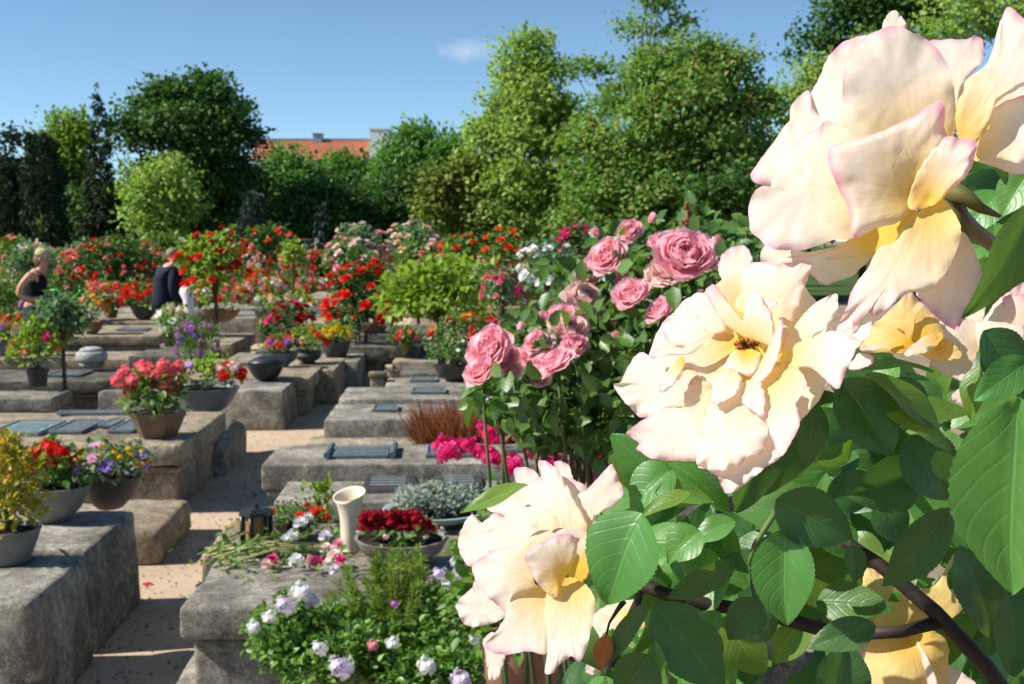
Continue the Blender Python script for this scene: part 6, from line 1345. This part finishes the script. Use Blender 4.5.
branch([(615,575),(660,592),(700,603),(760,612),(860,640),(960,700)], [.0026,.0034,.0036,.0036,.004,.0045], [.62,.615,.61,.61,.62,.64])
branch([(650,575),(640,600),(600,690),(560,800)], [.003,.003,.0035,.004], [.62,.63,.66,.72])
def ground_stem(px, py, d, rr):
    t = at(px, py, d) - HB; m2 = MB(); m2.tube([t, t * .6 + Vector((.03, .05, 0)), Vector((t.x * .3, t.y * .3, -.02))], [rr, rr * 1.4, rr * 2], 8); m2.build('branch', BRN, hero)
ground_stem(1040, 740, .58, .006); ground_stem(960, 700, .64, .006); ground_stem(560, 800, .72, .004)
m = MB(); tp(zS, [(225,660),(250,570),(300,490),(345,420)], [.0012,.0014,.0015,.0016], [.57]*4); m.build('stem', STEM, hero)
m = MB(); tp(zG, [(215,405),(190,440),(165,480),(155,520)], [.0016,.001,.0006,.0005], [.56]*4); m.build('stem', BRN, hero)

# leaves ---------------------------------------------------------
def rleafmat(name, c1, c2, back, trans=.28, rough=.40):
    m, nt, N, L, out = new_mat(name)
    uv = N.new('ShaderNodeUVMap'); uv.uv_map = 'leaf'; sp = N.new('ShaderNodeSeparateXYZ'); L.new(uv.outputs[0], sp.inputs[0]); u, v = sp.outputs[0], sp.outputs[1]
    av = mth(N, L, 'ABSOLUTE', v)
    s = mth(N, L, 'FRACT', mth(N, L, 'ADD', mth(N, L, 'MULTIPLY', mth(N, L, 'SUBTRACT', u, mth(N, L, 'MULTIPLY', mth(N, L, 'POWER', av, 1.25), .34)), 6.4), mth(N, L, 'MULTIPLY', nz(N, L, 26, 2, .5, N.new('ShaderNodeTexCoord').outputs['Object']), .9)))
    d = mth(N, L, 'ABSOLUTE', mth(N, L, 'SUBTRACT', s, .5))       # .5 at a side vein
    side = ramp(N, L, d, [(.36, (0,0,0)), (.5, (1,1,1))]); mid = ramp(N, L, av, [(.0, (1,1,1)), (.055, (0,0,0))])
    tc = N.new('ShaderNodeTexCoord'); n1 = nz(N, L, 45, 5, .65, tc.outputs['Object']); vo = N.new('ShaderNodeTexVoronoi'); vo.inputs['Scale'].default_value = 420; L.new(tc.outputs['Object'], vo.inputs['Vector'])
    g = N.new('ShaderNodeNewGeometry')
    c = ramp(N, L, n1, [(.3, c1), (.7, c2)])
    vein = mth(N, L, 'MAXIMUM', mth(N, L, 'MULTIPLY', side, .28), mid)
    c = mixc(N, L, mth(N, L, 'MULTIPLY', vein, .26), c, tuple(min(1, x * 2.0 + .03) for x in c2))
    c = mixc(N, L, ramp(N, L, nz(N, L, 160, 3, .6, tc.outputs['Object']), [(.66, (0,0,0)), (.76, (.5,.5,.5))]), c, (.16,.13,.04))
    oi = N.new('ShaderNodeObjectInfo'); hv = N.new('ShaderNodeHueSaturation'); L.new(c, hv.inputs['Color']); L.new(mth(N, L, 'ADD', .494, mth(N, L, 'MULTIPLY', oi.outputs['Random'], .022)), hv.inputs['Hue']); L.new(mth(N, L, 'ADD', .75, mth(N, L, 'MULTIPLY', g.outputs['Random Per Island'], .6)), hv.inputs['Value']); c = hv.outputs[0]
    c = mixc(N, L, g.outputs['Backfacing'], c, back)
    h = mth(N, L, 'ADD', mth(N, L, 'MULTIPLY', vein, -1.1), mth(N, L, 'ADD', mth(N, L, 'MULTIPLY', vo.outputs['Distance'], .16), mth(N, L, 'MULTIPLY', n1, .5)))
    p = princ(N, L, c, rough, .45, bump(N, L, h, .26, .0012))
    t = mixc(N, L, 1.0, c, (2.4, 2.3, .6), 'MULTIPLY'); thin(N, L, out, p, t, trans); return m
LM_D = rleafmat('rose_leaf_deep', (.032,.09,.024), (.055,.125,.036), (.055,.115,.05))
LM_L = rleafmat('rose_leaf_fresh', (.062,.165,.034), (.095,.22,.05), (.09,.18,.055), .32)
LM_Y = rleafmat('rose_leaf_young', (.08,.16,.028), (.12,.20,.035), (.11,.17,.05), .38)
LM_R = rleafmat('rose_leaf_withered', (.22,.06,.015), (.32,.10,.02), (.25,.08,.02), .3)
def leaf_geo(b, t, width, nrm, fold=.22, bend=.12, twist=0, serr=1.0, seed=0, wpos=.42):
    """toothed leaf blade from b to t facing nrm"""
    b = Vector(b); t = Vector(t); ax = t - b; L_ = ax.length; ax.normalize(); n = Vector(nrm); n = (n - ax * n.dot(ax)).normalized(); s = ax.cross(n)
    nu, nh = 41, 5; V = []; UV = []; rg = random.Random(seed); wob = rg.uniform(0, 6)
    for i in range(nu):
        u = i / (nu - 1); f = (math.sin(math.pi * u ** (math.log(.5) / math.log(wpos))) ** .78) if 0 < u < 1 else 0
        f *= (1 - .12 * u); tw = twist * (u - .5)
        for j in range(-nh, nh + 1):
            v = j / nh; e = 1.0
            if abs(j) == nh: e = 1 + serr * (.028 if i % 2 else -.012) * (1 if 0 < i < nu - 1 else 0)
            x = width * .5 * f * v * e
            h = fold * abs(x) - bend * L_ * (u - .35) ** 2 * 1.6 + .018 * L_ * math.sin(9 * u + wob + 2 * v) * abs(v) - .9 * fold * x * x / max(width, 1e-6) + .012 * L_ * (1 - abs(v)) * -1
            ss = s * math.cos(tw) + n * math.sin(tw); nn = n * math.cos(tw) - s * math.sin(tw)
            V.append(b + ax * (u * L_) + ss * x + nn * h); UV.append((u, v))
    w = 2 * nh + 1; Fs = [(i*w + j, i*w + j + 1, (i+1)*w + j + 1, (i+1)*w + j) for i in range(nu - 1) for j in range(w - 1)]
    return V, Fs, UV
def leaf_obj(name, geos, mat, parent):
    V = []; Fs = []; UV = []
    for v, f, uv in geos: b = len(V); V += [tuple(x - HB) for x in v]; Fs += [tuple(i + b for i in q) for q in f]; UV += uv
    me = mesh_np(name, V, Fs, mat); ul = me.uv_layers.new(name='leaf'); li = np.zeros(len(me.loops), dtype=np.int32); me.loops.foreach_get('vertex_index', li)
    ul.data.foreach_set('uv', np.array(UV, dtype=np.float32)[li].ravel()); return ob(name, me, parent)
FC = Vector((0, -1, 0))
def hl(bx, by, tx, ty, w, d, dt=0, nrm=(-.3, -1, .35), mat=None, label=None, **k):
    """leaf part from pixel base to pixel tip, w pixels wide, d metres away, tip dt metres nearer"""
    b = at(bx, by, d); t = at(tx, ty, d - dt); rq = random.Random(int(bx * 3 + by)); kk = dict(fold=rq.uniform(.12, .42), bend=rq.uniform(.08, .30), twist=rq.uniform(-.5, .5)); kk.update(k)
    g = leaf_geo(b, t, w / F * d * 1.04, nrm, seed=int(bx + by), **kk)
    o = leaf_obj('leaf', [g], mat or LM_D, hero)
    if label: o['label'] = label
    return o
hl(640,512,603,606,86,.50,.0,(-.45,-.8,.5),LM_L,'big pale lit leaf covering the right of the lower rose', wpos=.40, bend=.2)
hl(785,528,782,628,64,.50,.0,(-.35,-.75,.62),LM_L,'sunlit leaf with deep veins and shaded upper half', wpos=.45, bend=.18)
hl(1018,398,1004,600,118,.42,-.01,(-.5,-.8,.45),LM_L,'huge bright glossy leaf in front of everything', wpos=.45, bend=.14)
hl(1040,195,976,322,62,.46,.0,(.55,-.8,.1),LM_D,'dark shaded leaf hanging under the topmost rose', wpos=.5)
hl(842,378,893,455,68,.52,.01,(.1,-.9,.25),LM_D, wpos=.45)
hl(868,372,950,428,46,.51,.0,(.1,-.6,.9),LM_Y, wpos=.5)
hl(888,412,958,446,30,.505,.0,(-.3,-.5,.8),LM_Y, wpos=.5)
hl(862,366,935,360,22,.53,.0,(-.2,-.4,1),LM_L)
hl(815,402,806,470,36,.52,.0,(.3,-1,.0),LM_D)
hl(776,500,854,540,60,.50,.0,(.15,-1,.05),LM_D, wpos=.42)
hl(952,508,886,590,50,.49,.0,(.1,-1,.05),LM_D, wpos=.48)
hl(765,420,742,515,64,.55,.0,(.35,-.9,-.2),LM_D)
hl(800,410,770,500,58,.57,.0,(.2,-.9,-.2),LM_D)
hl(852,545,858,584,24,.55,.0,(.3,-1,.1),LM_D)
hl(876,626,806,646,34,.52,.0,(-.1,-.8,.5),LM_D)
hl(835,700,850,640,60,.53,.0,(.2,-.9,.1),LM_D)
hl(655,606,726,690,66,.55,.0,(.2,-.95,.1),LM_D)
hl(650,655,618,700,52,.54,.0,(.1,-1,.1),LM_D)
hl(648,602,600,668,22,.56,.0,(-.5,-.6,.1),LM_D)
hl(735,562,668,600,34,.55,.0,(.2,-.9,-.2),LM_D)
hl(708,548,700,597,40,.58,.0,(-.4,-.8,.5),LM_L)
hl(528,484,459,512,24,.525,.0,(-.2,-.6,.85),LM_Y,'yellow-green young leaf pointing away from the lower rose', bend=.05)
hl(660,480,612,434,44,.56,.0,(-.5,-.7,.5),LM_L)
hl(672,468,626,506,50,.545,.0,(-.4,-.7,.6),LM_L)
hl(655,492,716,500,34,.54,.0,(-.3,-.6,.8),LM_L)
hl(690,492,640,512,24,.53,.0,(-.3,-.5,.9),LM_Y)
hl(700,530,665,560,44,.58,.0,(-.5,-.7,.5),LM_L)
hl(690,610,700,684,34,.60,.0,(-.5,-.6,.4),LM_L)
hl(662,690,652,640,26,.545,.0,(-.5,-.6,.5),LM_L,'small bright lit leaf near the dark leaves at the foot')
hl(770,640,745,600,36,.57,.0,(-.1,-1,.2),LM_D)
hl(760,600,728,640,40,.56,.0,(-.1,-1,.3),LM_D)
hl(720,612,690,650,30,.57,.0,(-.6,-.6,.5),LM_L)
hl(985,330,1030,400,56,.47,.0,(.3,-.9,.2),LM_D)
hl(978,365,968,420,28,.50,.0,(-.6,-.5,.3),LM_Y)
hl(1000,375,985,345,30,.50,.0,(-.2,-.9,.3),LM_D)
hl(1030,360,975,400,40,.46,.0,(.1,-.9,.3),LM_L)
hl(962,545,1000,640,60,.58,.0,(.3,-.9,.1),LM_D); hl(1010,590,1020,680,60,.56,.0,(.3,-.9,.1),LM_D)
hl(950,590,985,560,40,.6,.0,(.3,-.9,.1),LM_D)
hl(920,470,850,500,64,.58,.0,(.3,-.9,-.1),LM_D); hl(905,440,960,500,64,.56,.0,(.3,-.95,.0),LM_D)
hl(935,452,962,488,26,.52,.0,(-.6,-.5,.4),LM_L)
hl(880,500,905,545,40,.60,.0,(.2,-.9,-.1),LM_D); hl(830,520,850,560,40,.60,.0,(-.5,-.7,.4),LM_L)
hl(960,300,975,255,30,.6,.0,(-.4,-.7,.6),LM_L); hl(1000,190,960,235,44,.64,.0,(-.4,-.7,.6),LM_L); hl(995,240,950,262,30,.64,.0,(-.4,-.7,.6),LM_L); hl(1030,170,1000,215,40,.62,.0,(-.3,-.7,.6),LM_L)
hl(850,440,812,408,36,.56,.0,(.1,-1,.2),LM_D); hl(925,388,880,420,54,.54,.0,(.2,-.9,.1),LM_D)
o = hl(608,636,596,672,20,.56,.0,(-.3,-.9,.3),LM_R,'withered rusty-brown leaf below the cream rose', bend=.5)
hl(800,455,830,400,34,.60,.0,(-.4,-.6,.6),LM_L); hl(735,520,690,540,30,.6,.0,(-.5,-.6,.6),LM_L); hl(745,470,700,470,40,.58,.0,(.2,-.9,0),LM_D)
# leaves further in
rg = np.random.default_rng(99); groups = {0: [], 1: [], 2: []}
def inside(x, y):
    if x < 585 or y < 425: 
        return (x > 840 and y > 375) or (x > 950 and y > 150)
    return y > 440 + max(0, (660 - x)) * 1.0
cnt = 0
while cnt < 420:
    x = rg.uniform(585, 1060); y = rg.uniform(160, 740)
    if not inside(x, y): continue
    d = rg.uniform(.60, 1.0); L_ = rg.uniform(.032, .055); p = at(x, y, d); a = rg.uniform(0, 6.28)
    dr = Vector((math.cos(a), rg.normal() * .35, math.sin(a) * .8 - .35)).normalized(); nr = Vector((rg.normal() * .4 - .45, -.6, rg.normal() * .35 + .6))
    k = rg.choice([0, 0, 0, 1, 1, 1, 1, 2], p=None); groups[int(k)].append(leaf_geo(p - dr * L_ / 2, p + dr * L_ / 2, L_ * rg.uniform(.55, .78), nr, seed=cnt, bend=rg.uniform(.05, .3), serr=1)); cnt += 1
for k, mt in ((0, LM_D), (1, LM_L), (2, LM_Y)):
    o = leaf_obj('foliage', groups[k], mt, hero); o['kind'] = 'stuff'
